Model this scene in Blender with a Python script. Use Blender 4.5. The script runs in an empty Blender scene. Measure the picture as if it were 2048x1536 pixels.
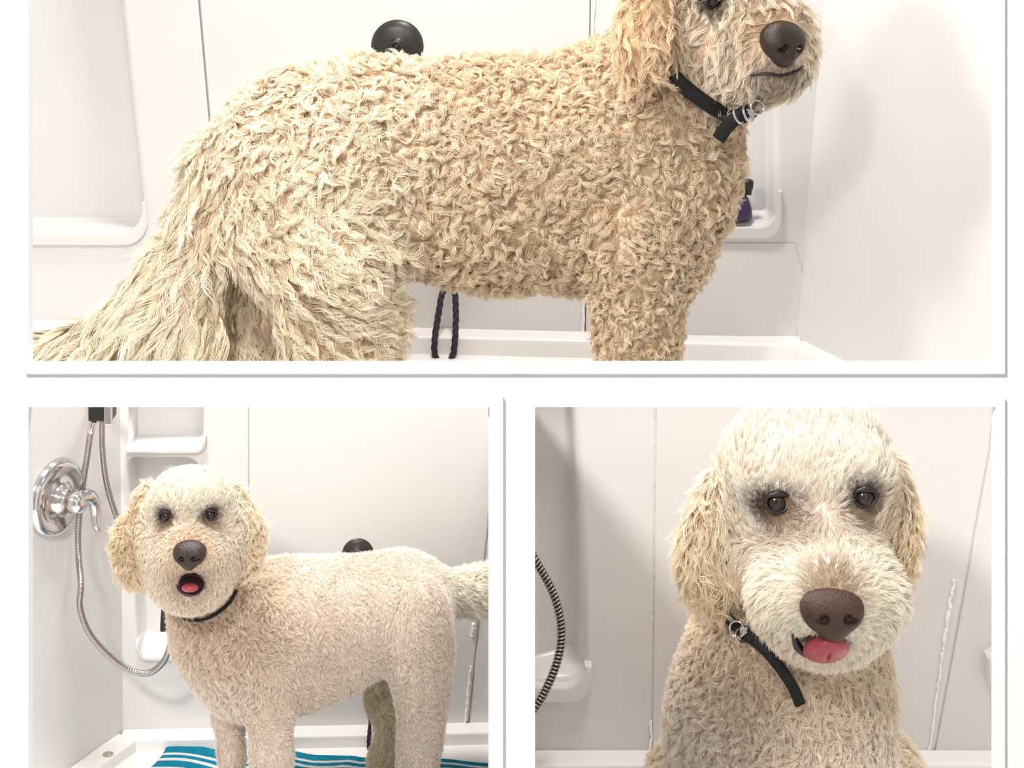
import bpy, bmesh, math, random
import numpy as np
from mathutils import Vector, Matrix
from mathutils.kdtree import KDTree

# ------------------------------------------------------------------ camera, world, lights, exposure
scene = bpy.context.scene
COL = scene.collection
F, CX, HORIZON, CAM_H = 3400.0, 1024.0, -300.0, 1.47      # focal length in px, principal point, eye height
cam = bpy.data.cameras.new('camera')
cam.sensor_width = 36.0
cam.lens = F / 2048 * 36.0
cam.shift_y = -(768 - HORIZON) / 2048
cam.clip_start = 0.05
cam_o = bpy.data.objects.new('camera', cam)
cam_o.location = (0, 0, CAM_H)
cam_o.rotation_euler = (math.pi / 2, 0, 0)
COL.objects.link(cam_o)
scene.camera = cam_o

world = bpy.data.worlds.new('world')
scene.world = world
world.use_nodes = True
bg = world.node_tree.nodes['Background']
bg.inputs[0].default_value = (1.0, 0.975, 0.968, 1)
bg.inputs[1].default_value = 0.50

def lamp(name, loc, target, power, size, color=(1, 0.98, 0.94)):
    l = bpy.data.lights.new(name, 'AREA')
    l.shape = 'DISK'
    l.size = size
    l.energy = power
    l.color = color
    o = bpy.data.objects.new(name, l)
    o.location = loc
    o.rotation_euler = (Vector(target) - Vector(loc)).to_track_quat('-Z', 'Y').to_euler()
    COL.objects.link(o)
    return o

lamp('ceiling_or_fill_lamp', (0.0, 3.38, 2.70), (0.0, 3.35, 1.0), 37.0, 0.40)           # over the far stall
lamp('ceiling_or_fill_lamp', (-0.62, 2.36, 1.80), (-0.36, 2.50, 0.4), 23.0, 0.28)         # over the left stall
lamp('ceiling_or_fill_lamp', (0.20, 1.44, 1.95), (0.25, 1.5, 0.9), 9.0, 0.26)            # over the right stall
lamp('ceiling_or_fill_lamp', (-0.8, -0.5, 2.6), (0.0, 1.0, 1.0), 60.0, 0.25)            # unseen fill lamp added to brighten the front wall to white

scene.view_settings.view_transform = 'Standard'
scene.view_settings.look = 'None'
scene.view_settings.gamma = 1.0
scene.view_settings.use_curve_mapping = False
scene.view_settings.exposure = 0.0
scene.cycles.max_bounces = 12
scene.cycles.diffuse_bounces = 9
scene.cycles.transmission_bounces = 9

# ------------------------------------------------------------------ helpers
CAMP = np.array([0, 0, CAM_H])

def P(px, py, Y):
    return np.array([(px - CX) * Y / F, Y, CAM_H - (py - HORIZON) * Y / F])

class Plane:
    """a vertical plane: pixel of the photograph -> point of the plane, 'off' metres towards the viewer"""
    def __init__(s, px, Y, yaw):
        s.p0 = P(px, 0, Y)
        a = math.radians(yaw)
        s.n = np.array([-math.sin(a), -math.cos(a), 0.0])
        s.u = np.array([math.cos(a), -math.sin(a), 0.0])
    def __call__(s, px, py, off=0.0):
        d = P(px, py, 1.0) - CAMP
        t = ((s.p0 - CAMP) @ s.n) / (d @ s.n)
        return CAMP + d * t + s.n * off
    def uz(s, px, py):
        q = s(px, py)
        return ((q - s.p0) @ s.u, q[2])
    def at(s, u, z, off=0.0):
        q = s.p0 + s.u * u + s.n * off
        return np.array([q[0], q[1], z])

def mat(name, color, rough=0.5, metal=0.0, spec=0.5, noise=0.0, nscale=8.0, bump=0.0, bscale=60.0, coat=0.0):
    m = bpy.data.materials.new(name)
    m.use_nodes = True
    nt = m.node_tree
    b = nt.nodes['Principled BSDF']
    b.inputs['Base Color'].default_value = (*color, 1)
    b.inputs['Roughness'].default_value = rough
    b.inputs['Metallic'].default_value = metal
    b.inputs['Specular IOR Level'].default_value = spec
    b.inputs['Coat Weight'].default_value = coat * 0.5
    tc = nt.nodes.new('ShaderNodeTexCoord')
    if noise:
        n = nt.nodes.new('ShaderNodeTexNoise')
        n.inputs['Scale'].default_value = nscale
        n.inputs['Detail'].default_value = 4
        nt.links.new(tc.outputs['Object'], n.inputs['Vector'])
        r = nt.nodes.new('ShaderNodeValToRGB')
        r.color_ramp.elements[0].position = 0.3
        r.color_ramp.elements[1].position = 0.7
        r.color_ramp.elements[0].color = (*[c * (1 - noise) for c in color], 1)
        r.color_ramp.elements[1].color = (*[min(1, c * (1 + noise)) for c in color], 1)
        nt.links.new(n.outputs['Fac'], r.inputs['Fac'])
        nt.links.new(r.outputs['Color'], b.inputs['Base Color'])
    if bump:
        n2 = nt.nodes.new('ShaderNodeTexNoise')
        n2.inputs['Scale'].default_value = bscale
        n2.inputs['Detail'].default_value = 3
        nt.links.new(tc.outputs['Object'], n2.inputs['Vector'])
        bp = nt.nodes.new('ShaderNodeBump')
        bp.inputs['Strength'].default_value = bump
        bp.inputs['Distance'].default_value = 0.01
        nt.links.new(n2.outputs['Fac'], bp.inputs['Height'])
        nt.links.new(bp.outputs['Normal'], b.inputs['Normal'])
    return m

M = {}
M['acrylic'] = mat('white acrylic', (0.70, 0.683, 0.674), 0.28, noise=0.02, nscale=3, bump=0.015, bscale=9)
M['pan'] = mat('white shower pan', (0.86, 0.84, 0.83), 0.3, noise=0.02, nscale=6)
M['paint'] = mat('white paint', (0.93, 0.93, 0.93), 0.7, spec=0.2)
M['caulk'] = mat('white caulk', (0.90, 0.89, 0.87), 0.5, bump=0.4, bscale=90)
M['joint'] = mat('grey joint', (0.60, 0.56, 0.55), 0.8)
M['rubber'] = mat('black rubber', (0.022, 0.020, 0.020), 0.38, noise=0.2, nscale=40)
M['black'] = mat('black plastic', (0.012, 0.012, 0.012), 0.4)
M['leather'] = mat('black leather', (0.010, 0.010, 0.009), 0.6, spec=0.25, bump=0.2, bscale=300)
M['chrome'] = mat('chrome', (0.70, 0.67, 0.67), 0.12, 1.0)
M['hose'] = mat('steel hose', (0.42, 0.38, 0.36), 0.3, 1.0)
M['rope'] = mat('purple black rope', (0.035, 0.016, 0.032), 0.8, noise=0.6, nscale=160)
M['bottle'] = mat('purple plastic', (0.035, 0.016, 0.075), 0.35)
M['teal'] = mat('teal terry', (0.008, 0.235, 0.36), 0.95, spec=0.1, noise=0.15, nscale=60, bump=0.6, bscale=500)
M['stripe'] = mat('white terry', (0.80, 0.78, 0.80), 0.95, spec=0.1, bump=0.6, bscale=500)
M['rust'] = mat('rust stain', (0.45, 0.36, 0.28), 0.8, noise=0.4, nscale=200)
M['eye'] = mat('dark brown eye', (0.010, 0.006, 0.004), 0.08, coat=0.6)
M['iris'] = mat('brown iris', (0.022, 0.011, 0.006), 0.15, coat=0.5)
M['nose'] = mat('brown black nose', (0.030, 0.016, 0.012), 0.42, bump=0.25, bscale=400)
M['nose_brown'] = mat('liver brown nose', (0.058, 0.024, 0.015), 0.5, bump=0.25, bscale=500)
M['tongue'] = mat('pink tongue', (0.36, 0.05, 0.07), 0.35, noise=0.1, nscale=60)
M['lip'] = mat('dark lips', (0.016, 0.010, 0.010), 0.4)

def link(name, me, m=None, parent=None, label=None, cat=None, group=None, kind=None, loc=None):
    o = bpy.data.objects.new(name, me)
    COL.objects.link(o)
    if m is not None:
        me.materials.append(M[m] if isinstance(m, str) else m)
    if parent is not None:
        o.parent = parent
        o.matrix_parent_inverse = Matrix.Translation(-parent.location)
    for k, v in (('label', label), ('category', cat), ('group', group), ('kind', kind)):
        if v:
            o[k] = v
    return o

def rebase(o, loc):
    """move a mesh object's origin to loc, shape staying where it is"""
    o.data.transform(Matrix.Translation(-Vector(loc)))
    o.location = loc

def empty(name, loc=(0, 0, 0), **kw):
    o = link(name, None, **kw)
    o.location = loc
    return o

def mesh_from(verts, faces, name='m', smooth=True):
    me = bpy.data.meshes.new(name)
    me.from_pydata([tuple(map(float, v)) for v in verts], [], faces)
    me.update()
    if smooth:
        for p in me.polygons:
            p.use_smooth = True
    return me

def bm_mesh(bm, name='m', smooth=False):
    bmesh.ops.recalc_face_normals(bm, faces=bm.faces)
    me = bpy.data.meshes.new(name)
    bm.to_mesh(me)
    bm.free()
    if smooth:
        for p in me.polygons:
            p.use_smooth = True
    return me

def prism(front, back, bevel=0.0, seg=2, smooth=False):
    """solid between two matching outlines"""
    bm = bmesh.new()
    a = [bm.verts.new(tuple(v)) for v in front]
    b = [bm.verts.new(tuple(v)) for v in back]
    n = len(a)
    fa = bm.faces.new(a)
    bm.faces.new(b[::-1])
    for i in range(n):
        j = (i + 1) % n
        bm.faces.new((a[j], a[i], b[i], b[j]))
    bmesh.ops.recalc_face_normals(bm, faces=bm.faces)
    if bevel:
        bmesh.ops.bevel(bm, geom=list(fa.edges), offset=bevel, segments=seg, affect='EDGES', profile=0.5)
    return bm_mesh(bm, smooth=smooth)

def slab(pl, pts, f=0.0, b=-0.02, bevel=0.0):
    return prism([pl(x, y, f) for x, y in pts], [pl(x, y, b) + 0 for x, y in pts], bevel)

def boxm(lo, hi, bevel=0.0, seg=2):
    bm = bmesh.new()
    bmesh.ops.create_cube(bm, size=1)
    lo, hi = np.array(lo, float), np.array(hi, float)
    for v in bm.verts:
        c = (np.array(v.co) + 0.5) * (hi - lo) + lo
        v.co = tuple(c)
    if bevel:
        bmesh.ops.bevel(bm, geom=list(bm.edges), offset=bevel, segments=seg, affect='EDGES', profile=0.5)
    return bm_mesh(bm)

def catmull(pts, n):
    p = np.array(pts, float)
    p = np.vstack([2 * p[0] - p[1], p, 2 * p[-1] - p[-2]])
    out = []
    for i in range(1, len(p) - 2):
        for t in np.linspace(0, 1, n, endpoint=False):
            a, b, c, d = p[i - 1], p[i], p[i + 1], p[i + 2]
            out.append(0.5 * (2 * b + (c - a) * t + (2 * a - 5 * b + 4 * c - d) * t * t + (3 * b - a - 3 * c + d) * t ** 3))
    out.append(p[-2])
    return np.array(out)

def resample(path, step):
    d = np.r_[0, np.cumsum(np.linalg.norm(np.diff(path, axis=0), axis=1))]
    n = max(2, int(d[-1] / step))
    s = np.linspace(0, d[-1], n)
    return np.stack([np.interp(s, d, path[:, k]) for k in range(3)], 1), s

def tube(path, radius, sides=10, cap=True, flat=None):
    """swept tube; radius scalar or array; flat=(w,h) gives a strap cross-section"""
    path = np.asarray(path, float)
    n = len(path)
    r = np.broadcast_to(np.asarray(radius, float), (n,))
    T = np.gradient(path, axis=0)
    T /= np.linalg.norm(T, axis=1)[:, None] + 1e-12
    ref = np.array([0, -1.0, 0.15])
    verts = []
    up = ref - T[0] * (ref @ T[0])
    for i in range(n):
        up = up - T[i] * (up @ T[i])
        up /= np.linalg.norm(up) + 1e-12
        sd = np.cross(T[i], up)
        for k in range(sides):
            a = 2 * math.pi * k / sides
            if flat is None:
                verts.append(path[i] + r[i] * (math.cos(a) * up + math.sin(a) * sd))
            else:
                verts.append(path[i] + r[i] * (flat[1] * math.cos(a) * up + flat[0] * math.copysign(abs(math.sin(a)) ** 0.5, math.sin(a)) * sd))
    faces = []
    for i in range(n - 1):
        for k in range(sides):
            k2 = (k + 1) % sides
            faces.append((i * sides + k, i * sides + k2, (i + 1) * sides + k2, (i + 1) * sides + k))
    if cap:
        faces.append(tuple(range(sides))[::-1])
        faces.append(tuple((n - 1) * sides + k for k in range(sides)))
    return mesh_from(verts, faces)

def lathe(profile, origin, axis, seg=36, closed=False):
    """profile [(r, h)] turned round axis"""
    ax = Vector(axis).normalized()
    q = Vector((0, 0, 1)).rotation_difference(ax)
    verts, faces = [], []
    n = len(profile)
    for k in range(seg):
        a = 2 * math.pi * k / seg
        for r, h in profile:
            v = q @ Vector((r * math.cos(a), r * math.sin(a), h)) + Vector(origin)
            verts.append(v)
    for k in range(seg):
        k2 = (k + 1) % seg
        for i in range(n - 1):
            faces.append((k * n + i, k2 * n + i, k2 * n + i + 1, k * n + i + 1))
    me = mesh_from(verts, faces)
    bm = bmesh.new()
    bm.from_mesh(me)
    bmesh.ops.remove_doubles(bm, verts=bm.verts, dist=1e-6)
    me2 = bm_mesh(bm, smooth=True)
    return me2

def rrect(pl, x0, y0, x1, y1, r=(0, 0, 0, 0), slant=0.0, n=7):
    """rounded rectangle outline in the plane's own (u,z); corners tl,tr,br,bl radii in px; slant moves the bottom edge"""
    def corner(cx, cy, rr, a0):
        if rr <= 0:
            return [(cx, cy)]
        return [(cx + rr * math.cos(a), cy + rr * math.sin(a)) for a in np.linspace(a0, a0 + math.pi / 2, n)]
    s = slant
    pts = []
    tl, tr, br, bl = r
    pts += corner(x0 + tl, y0 + tl, tl, math.pi) if tl else [(x0, y0)]
    pts += corner(x1 - tr, y0 + tr, tr, -math.pi / 2) if tr else [(x1, y0)]
    pts += corner(x1 - br, y1 - br, br, 0) if br else [(x1, y1)]
    pts += corner(x0 + bl, y1 - bl, bl, math.pi / 2) if bl else [(x0, y1)]
    return [(x + s * (y - y0) / (y1 - y0), y) for x, y in pts]

def niche_panel(pl, outer, holes, depth, rnd, thick=0.02, off=0.0):
    """moulded panel: flat face with recessed pockets whose edges are rounded. holes: list of pixel outlines"""
    bm = bmesh.new()
    def ring(pts):
        vs = [bm.verts.new(tuple(p)) for p in pts]
        es = [bm.edges.new((vs[i], vs[(i + 1) % len(vs)])) for i in range(len(vs))]
        return vs, es
    ov, oe = ring([pl(x, y, off) for x, y in outer])
    edges = list(oe)
    rings = []
    for h in holes:
        uz = np.array([pl.uz(x, y) for x, y in h])
        c = uz.mean(0)
        nrm = np.roll(uz, -1, 0) - np.roll(uz, 1, 0)
        nrm = np.stack([-nrm[:, 1], nrm[:, 0]], 1)
        nrm /= np.linalg.norm(nrm, axis=1)[:, None] + 1e-12
        if ((c - uz) * nrm).sum() < 0:
            nrm = -nrm
        hv, he = ring([pl.at(u, z, off) for u, z in uz])
        edges += he
        rs = [hv]
        for a in (30, 60, 90):
            a = math.radians(a)
            q = uz + nrm * rnd * math.sin(a)
            o = off - rnd * (1 - math.cos(a))
            rs.append([bm.verts.new(tuple(pl.at(u, z, o))) for u, z in q])
        q = uz + nrm * (rnd + depth * 0.06)
        rs.append([bm.verts.new(tuple(pl.at(u, z, off - depth + rnd))) for u, z in q])
        q2 = uz + nrm * (rnd * 1.5 + depth * 0.06)
        rs.append([bm.verts.new(tuple(pl.at(u, z, off - depth))) for u, z in q2])
        rings.append(rs)
    bmesh.ops.triangle_fill(bm, edges=edges, use_beauty=True)
    for rs in rings:
        for a, b in zip(rs[:-1], rs[1:]):
            n = len(a)
            for i in range(n):
                j = (i + 1) % n
                f = bm.faces.new((a[i], a[j], b[j], b[i]))
                f.smooth = True
        bm.faces.new(rs[-1])
    bv = [bm.verts.new(tuple(pl(x, y, off) - pl.n * thick)) for x, y in outer]
    n = len(ov)
    for i in range(n):
        j = (i + 1) % n
        bm.faces.new((ov[j], ov[i], bv[i], bv[j]))
    bmesh.ops.recalc_face_normals(bm, faces=bm.faces)
    # the visible side must look at the viewer
    me = bpy.data.meshes.new('niche')
    bm.to_mesh(me)
    bm.free()
    return me

# ------------------------------------------------------------------ signed-distance modelling of the animals
class Prim:
    def __init__(s, kind, tag, **k):
        s.kind, s.tag = kind, tag
        s.__dict__.update(k)
    def d(s, X):
        if s.kind == 'cone':
            ba = s.b - s.a
            h = np.clip(((X - s.a) @ ba) / (ba @ ba), 0, 1)
            return np.linalg.norm(X - s.a - h[..., None] * ba, axis=-1) - (s.ra + (s.rb - s.ra) * h)
        q = (X - s.c) @ s.R
        k0 = np.linalg.norm(q / s.r, axis=-1)
        k1 = np.linalg.norm(q / (s.r ** 2), axis=-1) + 1e-9
        return np.where(k0 < 1e-4, -s.r.min(), k0 * (k0 - 1.0) / k1)
    def box(s, m):
        if s.kind == 'cone':
            return np.minimum(s.a - s.ra, s.b - s.rb) - m, np.maximum(s.a + s.ra, s.b + s.rb) + m
        r = s.r.max()
        return s.c - r - m, s.c + r + m

def smin(a, b, k):
    h = np.maximum(k - np.abs(a - b), 0) / k
    return np.minimum(a, b) - h * h * k * 0.25

class Body:
    def __init__(s, k):
        s.prims, s.cuts, s.k = [], [], k
    def cone(s, tag, *pts, **kw):
        for (x0, y0, Y0, r0), (x1, y1, Y1, r1) in zip(pts[:-1], pts[1:]):
            s.prims.append(Prim('cone', tag, a=P(x0, y0, Y0), b=P(x1, y1, Y1), ra=r0 * Y0 / F, rb=r1 * Y1 / F, **kw))
    def ell(s, tag, px, py, Y, rx, rz, ry, roll=0, yaw=0, pitch=0, **kw):
        """rx, rz in px, ry (depth) in px too; roll turns it in the picture plane (clockwise degrees)"""
        sc = Y / F
        R = Matrix.Rotation(math.radians(yaw), 3, 'Z') @ Matrix.Rotation(math.radians(pitch), 3, 'X') @ Matrix.Rotation(math.radians(roll), 3, 'Y')
        s.prims.append(Prim('ell', tag, c=P(px, py, Y), r=np.array([rx * sc, ry * sc, rz * sc]), R=np.array(R), **kw))
    def sdf(s, X):
        d = np.full(X.shape[:-1], 1e3)
        for p in s.prims:
            d = smin(d, p.d(X), getattr(p, 'k', s.k))
        for c in s.cuts:
            d = -smin(-d, c.d(X), 0.3 * s.k)
        return d
    def surf(s, px, py, y0, y1):
        """first hit of the line of sight through a pixel"""
        ys = np.arange(y0, y1, 0.0008)
        X = np.array([P(px, py, y) for y in ys])
        d = s.sdf(X)
        i = np.argmax(d < 0)
        if d[i] >= 0:
            i = int(np.argmin(d))
        return X[i]
    def mesh(s, h):
        lo = np.min([p.box(3 * h)[0] for p in s.prims], 0)
        hi = np.max([p.box(3 * h)[1] for p in s.prims], 0)
        n = np.ceil((hi - lo) / h).astype(int) + 1
        ax = [lo[i] + h * np.arange(n[i]) for i in range(3)]
        G = np.full(n, 1e3)
        for p in s.prims:
            k = getattr(p, 'k', s.k)
            a, b = p.box(k + 2 * h)
            i0 = np.maximum(((a - lo) / h).astype(int), 0)
            i1 = np.minimum(((b - lo) / h).astype(int) + 2, n)
            X = np.stack(np.meshgrid(*[ax[i][i0[i]:i1[i]] for i in range(3)], indexing='ij'), -1)
            sl = tuple(slice(i0[i], i1[i]) for i in range(3))
            G[sl] = smin(G[sl], p.d(X), k)
        for p in s.cuts:
            a, b = p.box(4 * h)
            i0 = np.maximum(((a - lo) / h).astype(int), 0)
            i1 = np.minimum(((b - lo) / h).astype(int) + 2, n)
            X = np.stack(np.meshgrid(*[ax[i][i0[i]:i1[i]] for i in range(3)], indexing='ij'), -1)
            sl = tuple(slice(i0[i], i1[i]) for i in range(3))
            G[sl] = -smin(-G[sl], p.d(X), 0.3 * s.k)
        return nets(G, lo, h)

def nets(G, lo, h):
    """surface nets: vertices and quads of the zero level"""
    S = G < 0
    n = np.array(G.shape)
    acc = np.zeros((*(n - 1), 3))
    cnt = np.zeros(n - 1)
    edges = []
    for ax in range(3):
        sa = [slice(None)] * 3; sb = [slice(None)] * 3
        sa[ax] = slice(0, -1); sb[ax] = slice(1, None)
        A, B = G[tuple(sa)], G[tuple(sb)]
        cr = S[tuple(sa)] != S[tuple(sb)]
        idx = np.argwhere(cr)
        ga, gb = A[cr], B[cr]
        t = ga / (ga - gb)
        pos = idx.astype(float)
        pos[:, ax] += t
        o1, o2 = [a for a in range(3) if a != ax]
        for da in (0, -1):
            for db in (0, -1):
                c = idx.copy()
                c[:, o1] += da; c[:, o2] += db
                ok = ((c >= 0) & (c < n - 1)).all(1)
                np.add.at(acc, tuple(c[ok].T), pos[ok])
                np.add.at(cnt, tuple(c[ok].T), 1)
        edges.append((ax, idx, ga < 0))
    cells = cnt > 0
    vid = np.full(n - 1, -1)
    vid[cells] = np.arange(cells.sum())
    V = acc[cells] / cnt[cells][:, None] * h + lo
    Q = []
    for ax, idx, inside in edges:
        o1, o2 = (ax + 1) % 3, (ax + 2) % 3
        qs = []
        for da, db in ((0, 0), (-1, 0), (-1, -1), (0, -1)):
            c = idx.copy()
            c[:, o1] += da; c[:, o2] += db
            ok = ((c >= 0) & (c < n - 1)).all(1)
            c = np.clip(c, 0, n - 2)
            qs.append(np.where(ok, vid[tuple(c.T)], -1))
        q = np.stack(qs, 1)
        q[~inside] = q[~inside][:, ::-1]
        Q.append(q[(q >= 0).all(1)])
    return V, np.vstack(Q)

def sdf_mesh(body, h):
    V, Q = body.mesh(h)
    return mesh_from(V, [tuple(map(int, q)) for q in Q]), V, Q

# ------------------------------------------------------------------ fur
def fur_material(name, under=0.25, rough=0.6):
    m = bpy.data.materials.new(name)
    m.use_nodes = True
    nt = m.node_tree
    b = nt.nodes['Principled BSDF']
    at = nt.nodes.new('ShaderNodeAttribute')
    at.attribute_name = 'fur_color'
    nt.links.new(at.outputs['Color'], b.inputs['Base Color'])
    b.inputs['Roughness'].default_value = rough
    b.inputs['Specular IOR Level'].default_value = 0.08
    tr = nt.nodes.new('ShaderNodeBsdfTranslucent')
    nt.links.new(at.outputs['Color'], tr.inputs['Color'])
    mx = nt.nodes.new('ShaderNodeMixShader')
    mx.inputs[0].default_value = under
    nt.links.new(b.outputs[0], mx.inputs[1])
    nt.links.new(tr.outputs[0], mx.inputs[2])
    nt.links.new(mx.outputs[0], nt.nodes['Material Output'].inputs['Surface'])
    return m

M['fur'] = fur_material('dog fur')
M['skin'] = fur_material('dog undercoat', 0.0, 0.9)

def unit(v):
    return v / (np.linalg.norm(v, axis=-1, keepdims=True) + 1e-12)

def paint(obj, body, V, style, spots):
    D = np.stack([p.d(V) for p in body.prims], 1)
    wt = np.exp(-(D - D.min(1, keepdims=True)) / (body.k * 0.35))
    wt /= wt.sum(1, keepdims=True)
    c = wt @ np.array([np.array(style[p.tag]['root']) * 0.45 + np.array(style[p.tag]['tip']) * 0.55 for p in body.prims])
    for sp in spots:
        if 'color' in sp:
            ds = np.linalg.norm((V - sp['c']) / np.array(sp.get('s', (1, 1, 1))), axis=1) / sp['r']
            g = np.clip((1 + sp.get('edge', .5) - ds) / (2 * sp.get('edge', .5)), 0, 1)[:, None] * sp.get('mix', 1.0)
            g = g * g * (3 - 2 * g)
            c = c * (1 - g) + np.array(sp['color']) * g
    rgba = np.ones((len(V), 4), np.float32)
    rgba[:, :3] = c
    at = obj.data.attributes.new('fur_color', 'FLOAT_COLOR', 'POINT')
    at.data.foreach_set('color', rgba.ravel())

def grow(body, V, Q, style, px, count, guides, K, seed, parent, spots=(), parts=None, density=None):
    """strands of curly or clipped fur. style: tag -> dict(len, curl, wave, clump, lift, comb, root, tip); lengths in px (px = metres per pixel)"""
    rng = np.random.default_rng(seed)
    paint(parent, body, V, style, spots)
    tri = np.vstack([Q[:, [0, 1, 2]], Q[:, [0, 2, 3]]])
    a, b, c = V[tri[:, 0]], V[tri[:, 1]], V[tri[:, 2]]
    fn = np.cross(b - a, c - a)
    area = np.linalg.norm(fn, axis=1) * 0.5
    VN = np.zeros_like(V)
    for k in range(3):
        np.add.at(VN, tri[:, k], fn)
    for _ in range(3):                                             # soften the normals
        acc = VN.copy()
        for i in range(4):
            np.add.at(acc, Q[:, i], VN[Q[:, (i + 1) % 4]] + VN[Q[:, (i + 3) % 4]])
        VN = acc
    VN = unit(VN)
    w = area.copy()
    if density is not None:
        w *= density((a + b + c) / 3, fn / (2 * area[:, None] + 1e-12))
    w /= w.sum()
    f = rng.choice(len(tri), count, p=w)
    r1, r2 = np.sqrt(rng.random(count)), rng.random(count)
    bc = np.stack([1 - r1, r1 * (1 - r2), r1 * r2], 1)[:, :, None]
    root = (V[tri[f]] * bc).sum(1)
    nrm = unit((VN[tri[f]] * bc).sum(1))
    # blend of the styles of the nearest shapes
    D = np.stack([p.d(root) for p in body.prims], 1)
    wt = np.exp(-(D - D.min(1, keepdims=True)) / (body.k * 0.35))
    wt /= wt.sum(1, keepdims=True)
    near = D.argmin(1)
    names = ('len', 'curl', 'wave', 'clump', 'lift', 'jit', 'rad', 'swirl', 'flat', 'fuzz')
    base = dict(swirl=0.0, flat=1.0, fuzz=1.0, len=20, curl=3, wave=18, clump=0.6, lift=0.5, jit=0.25, rad=0.55, comb=(0, 0, -1), root=(0.5, 0.36, 0.22), tip=(0.8, 0.7, 0.53))
    st = [dict(base, **style.get(p.tag.split('.')[0], {}), **style.get(p.tag, {}) if '.' in p.tag else {}) for p in body.prims] if False else \
         [{**base, **style.get(p.tag.split('.')[0], {}), **style.get(p.tag, {}), **getattr(p, 'st', {})} for p in body.prims]
    par = {k: wt @ np.array([s[k] for s in st], float) for k in names}
    comb = wt @ np.array([unit(np.array(s['comb'], float)) for s in st])
    croot = wt @ np.array([s['root'] for s in st])
    ctip = wt @ np.array([s['tip'] for s in st])
    keep = np.ones(count, bool)
    for sp in spots:
        ds = np.linalg.norm((root - sp['c']) / np.array(sp.get('s', (1, 1, 1))), axis=1) / sp['r']
        g = np.clip((1 + sp.get('edge', .5) - ds) / (2 * sp.get('edge', .5)), 0, 1)
        g = g * g * (3 - 2 * g)
        if 'len' in sp:
            par['len'] *= 1 + (sp['len'] - 1) * g
        if 'curl' in sp:
            par['curl'] *= 1 + (sp['curl'] - 1) * g
        if 'lift' in sp:
            par['lift'] += (sp['lift'] - par['lift']) * g
        if 'away' in sp:                                           # hair parts away from the spot
            comb = comb + unit(root - sp['c']) * (g * sp['away'])[:, None]
        if 'color' in sp:
            gc = (g * sp.get('mix', 1.0))[:, None]
            gc = np.clip(gc * (0.75 + 0.5 * rng.random((count, 1))), 0, 1)
            croot = croot * (1 - gc) + np.array(sp['color']) * gc
            ctip = ctip * (1 - gc) + np.array(sp.get('tipc', sp['color'])) * gc
        if sp.get('bald'):
            keep &= ds > sp['bald']
    sel = np.where(keep)[0]
    root, nrm, comb, croot, ctip, near = root[sel], nrm[sel], comb[sel], croot[sel], ctip[sel], near[sel]
    par = {k: v[sel] for k, v in par.items()}
    count = len(sel)
    comb = comb + 0.0
    tang = comb - nrm * (comb * nrm).sum(1, keepdims=True)
    tang = unit(tang)
    # guides
    gi = rng.choice(count, guides, replace=False)
    kd = KDTree(guides)
    for i, g in enumerate(gi):
        kd.insert(root[g], i)
    kd.balance()
    own = np.array([kd.find(p)[1] for p in root])
    G = {k: v[gi] for k, v in par.items()}
    gn, gt = nrm[gi], tang[gi]
    jit = G['jit'][:, None]
    gp = root[gi] / px
    th = np.zeros(guides)
    for wl in (150.0, 90.0, 60.0):
        kv = unit(rng.normal(size=3)) * 2 * math.pi / wl
        kv2 = unit(rng.normal(size=3)) * 2 * math.pi / wl
        th += np.sin(gp @ kv + rng.uniform(0, 6)) * np.cos(gp @ kv2 + rng.uniform(0, 6))
    th *= G['swirl']
    gt = gt * np.cos(th)[:, None] + np.cross(gn, gt) * np.sin(th)[:, None]
    gt = unit(gt + jit * 1.6 * rng.normal(size=gt.shape))
    gt = unit(gt - gn * (gt * gn).sum(1, keepdims=True))
    L = G['len'] * px * rng.uniform(0.75, 1.2, guides)
    t = np.linspace(0, 1, K)
    d0 = unit(gn * (G['lift'] * 1.2 + 0.15)[:, None] + gt * (1.1 - G['lift'])[:, None])
    d1 = unit(gn * (G['lift'] * 0.7 - 0.05)[:, None] + gt * (1.1 - 0.7 * G['lift'])[:, None])
    disp = (d0[:, None, :] * (t - 0.5 * t * t)[None, :, None] + d1[:, None, :] * (0.5 * t * t)[None, :, None]) * L[:, None, None]
    e1 = unit(np.cross(d1, gn) + 1e-4)
    e2 = np.cross(d1, e1)
    ph = rng.uniform(0, 2 * math.pi, guides)
    hand = np.where(rng.random(guides) < 0.5, 1.0, -1.0)
    ang = 2 * math.pi * (G['len'] / G['wave'])[:, None] * t[None, :] * rng.uniform(0.8, 1.25, (guides, 1)) + ph[:, None]
    amp = (G['curl'] * px)[:, None] * np.minimum(1, 2.2 * t)[None, :]
    c0, s0 = np.cos(ph)[:, None], np.sin(ph)[:, None]
    disp = disp + e1[:, None, :] * (amp * (np.cos(ang) - c0 * (1 - t)))[:, :, None] + e2[:, None, :] * (hand[:, None] * amp * 0.9 * G['flat'][:, None] * (np.sin(ang) - s0 * (1 - t)))[:, :, None]
    # strands
    off = root - root[gi][own]
    pw = np.clip(t * 1.6, 0, 1) ** 1.2
    ls = rng.uniform(0.7, 1.08, count)
    cl = par['clump'] * rng.uniform(0.8, 1.1, count)
    Pn = root[:, None, :] + disp[own] * ls[:, None, None] - off[:, None, :] * (cl[:, None] * pw[None, :])[:, :, None]
    fz = rng.normal(size=(count, 3))
    fz2 = rng.normal(size=(count, 3))
    fa = (par['fuzz'] * par['len'] * px * 0.08 * (0.4 + par['jit']))[:, None, None]
    Pn = Pn + fa * (fz[:, None, :] * (t ** 1.3)[None, :, None] + 0.5 * fz2[:, None, :] * np.sin(t * 9 + 3 * fz[:, :1])[:, :, None] * t[None, :, None])
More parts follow.
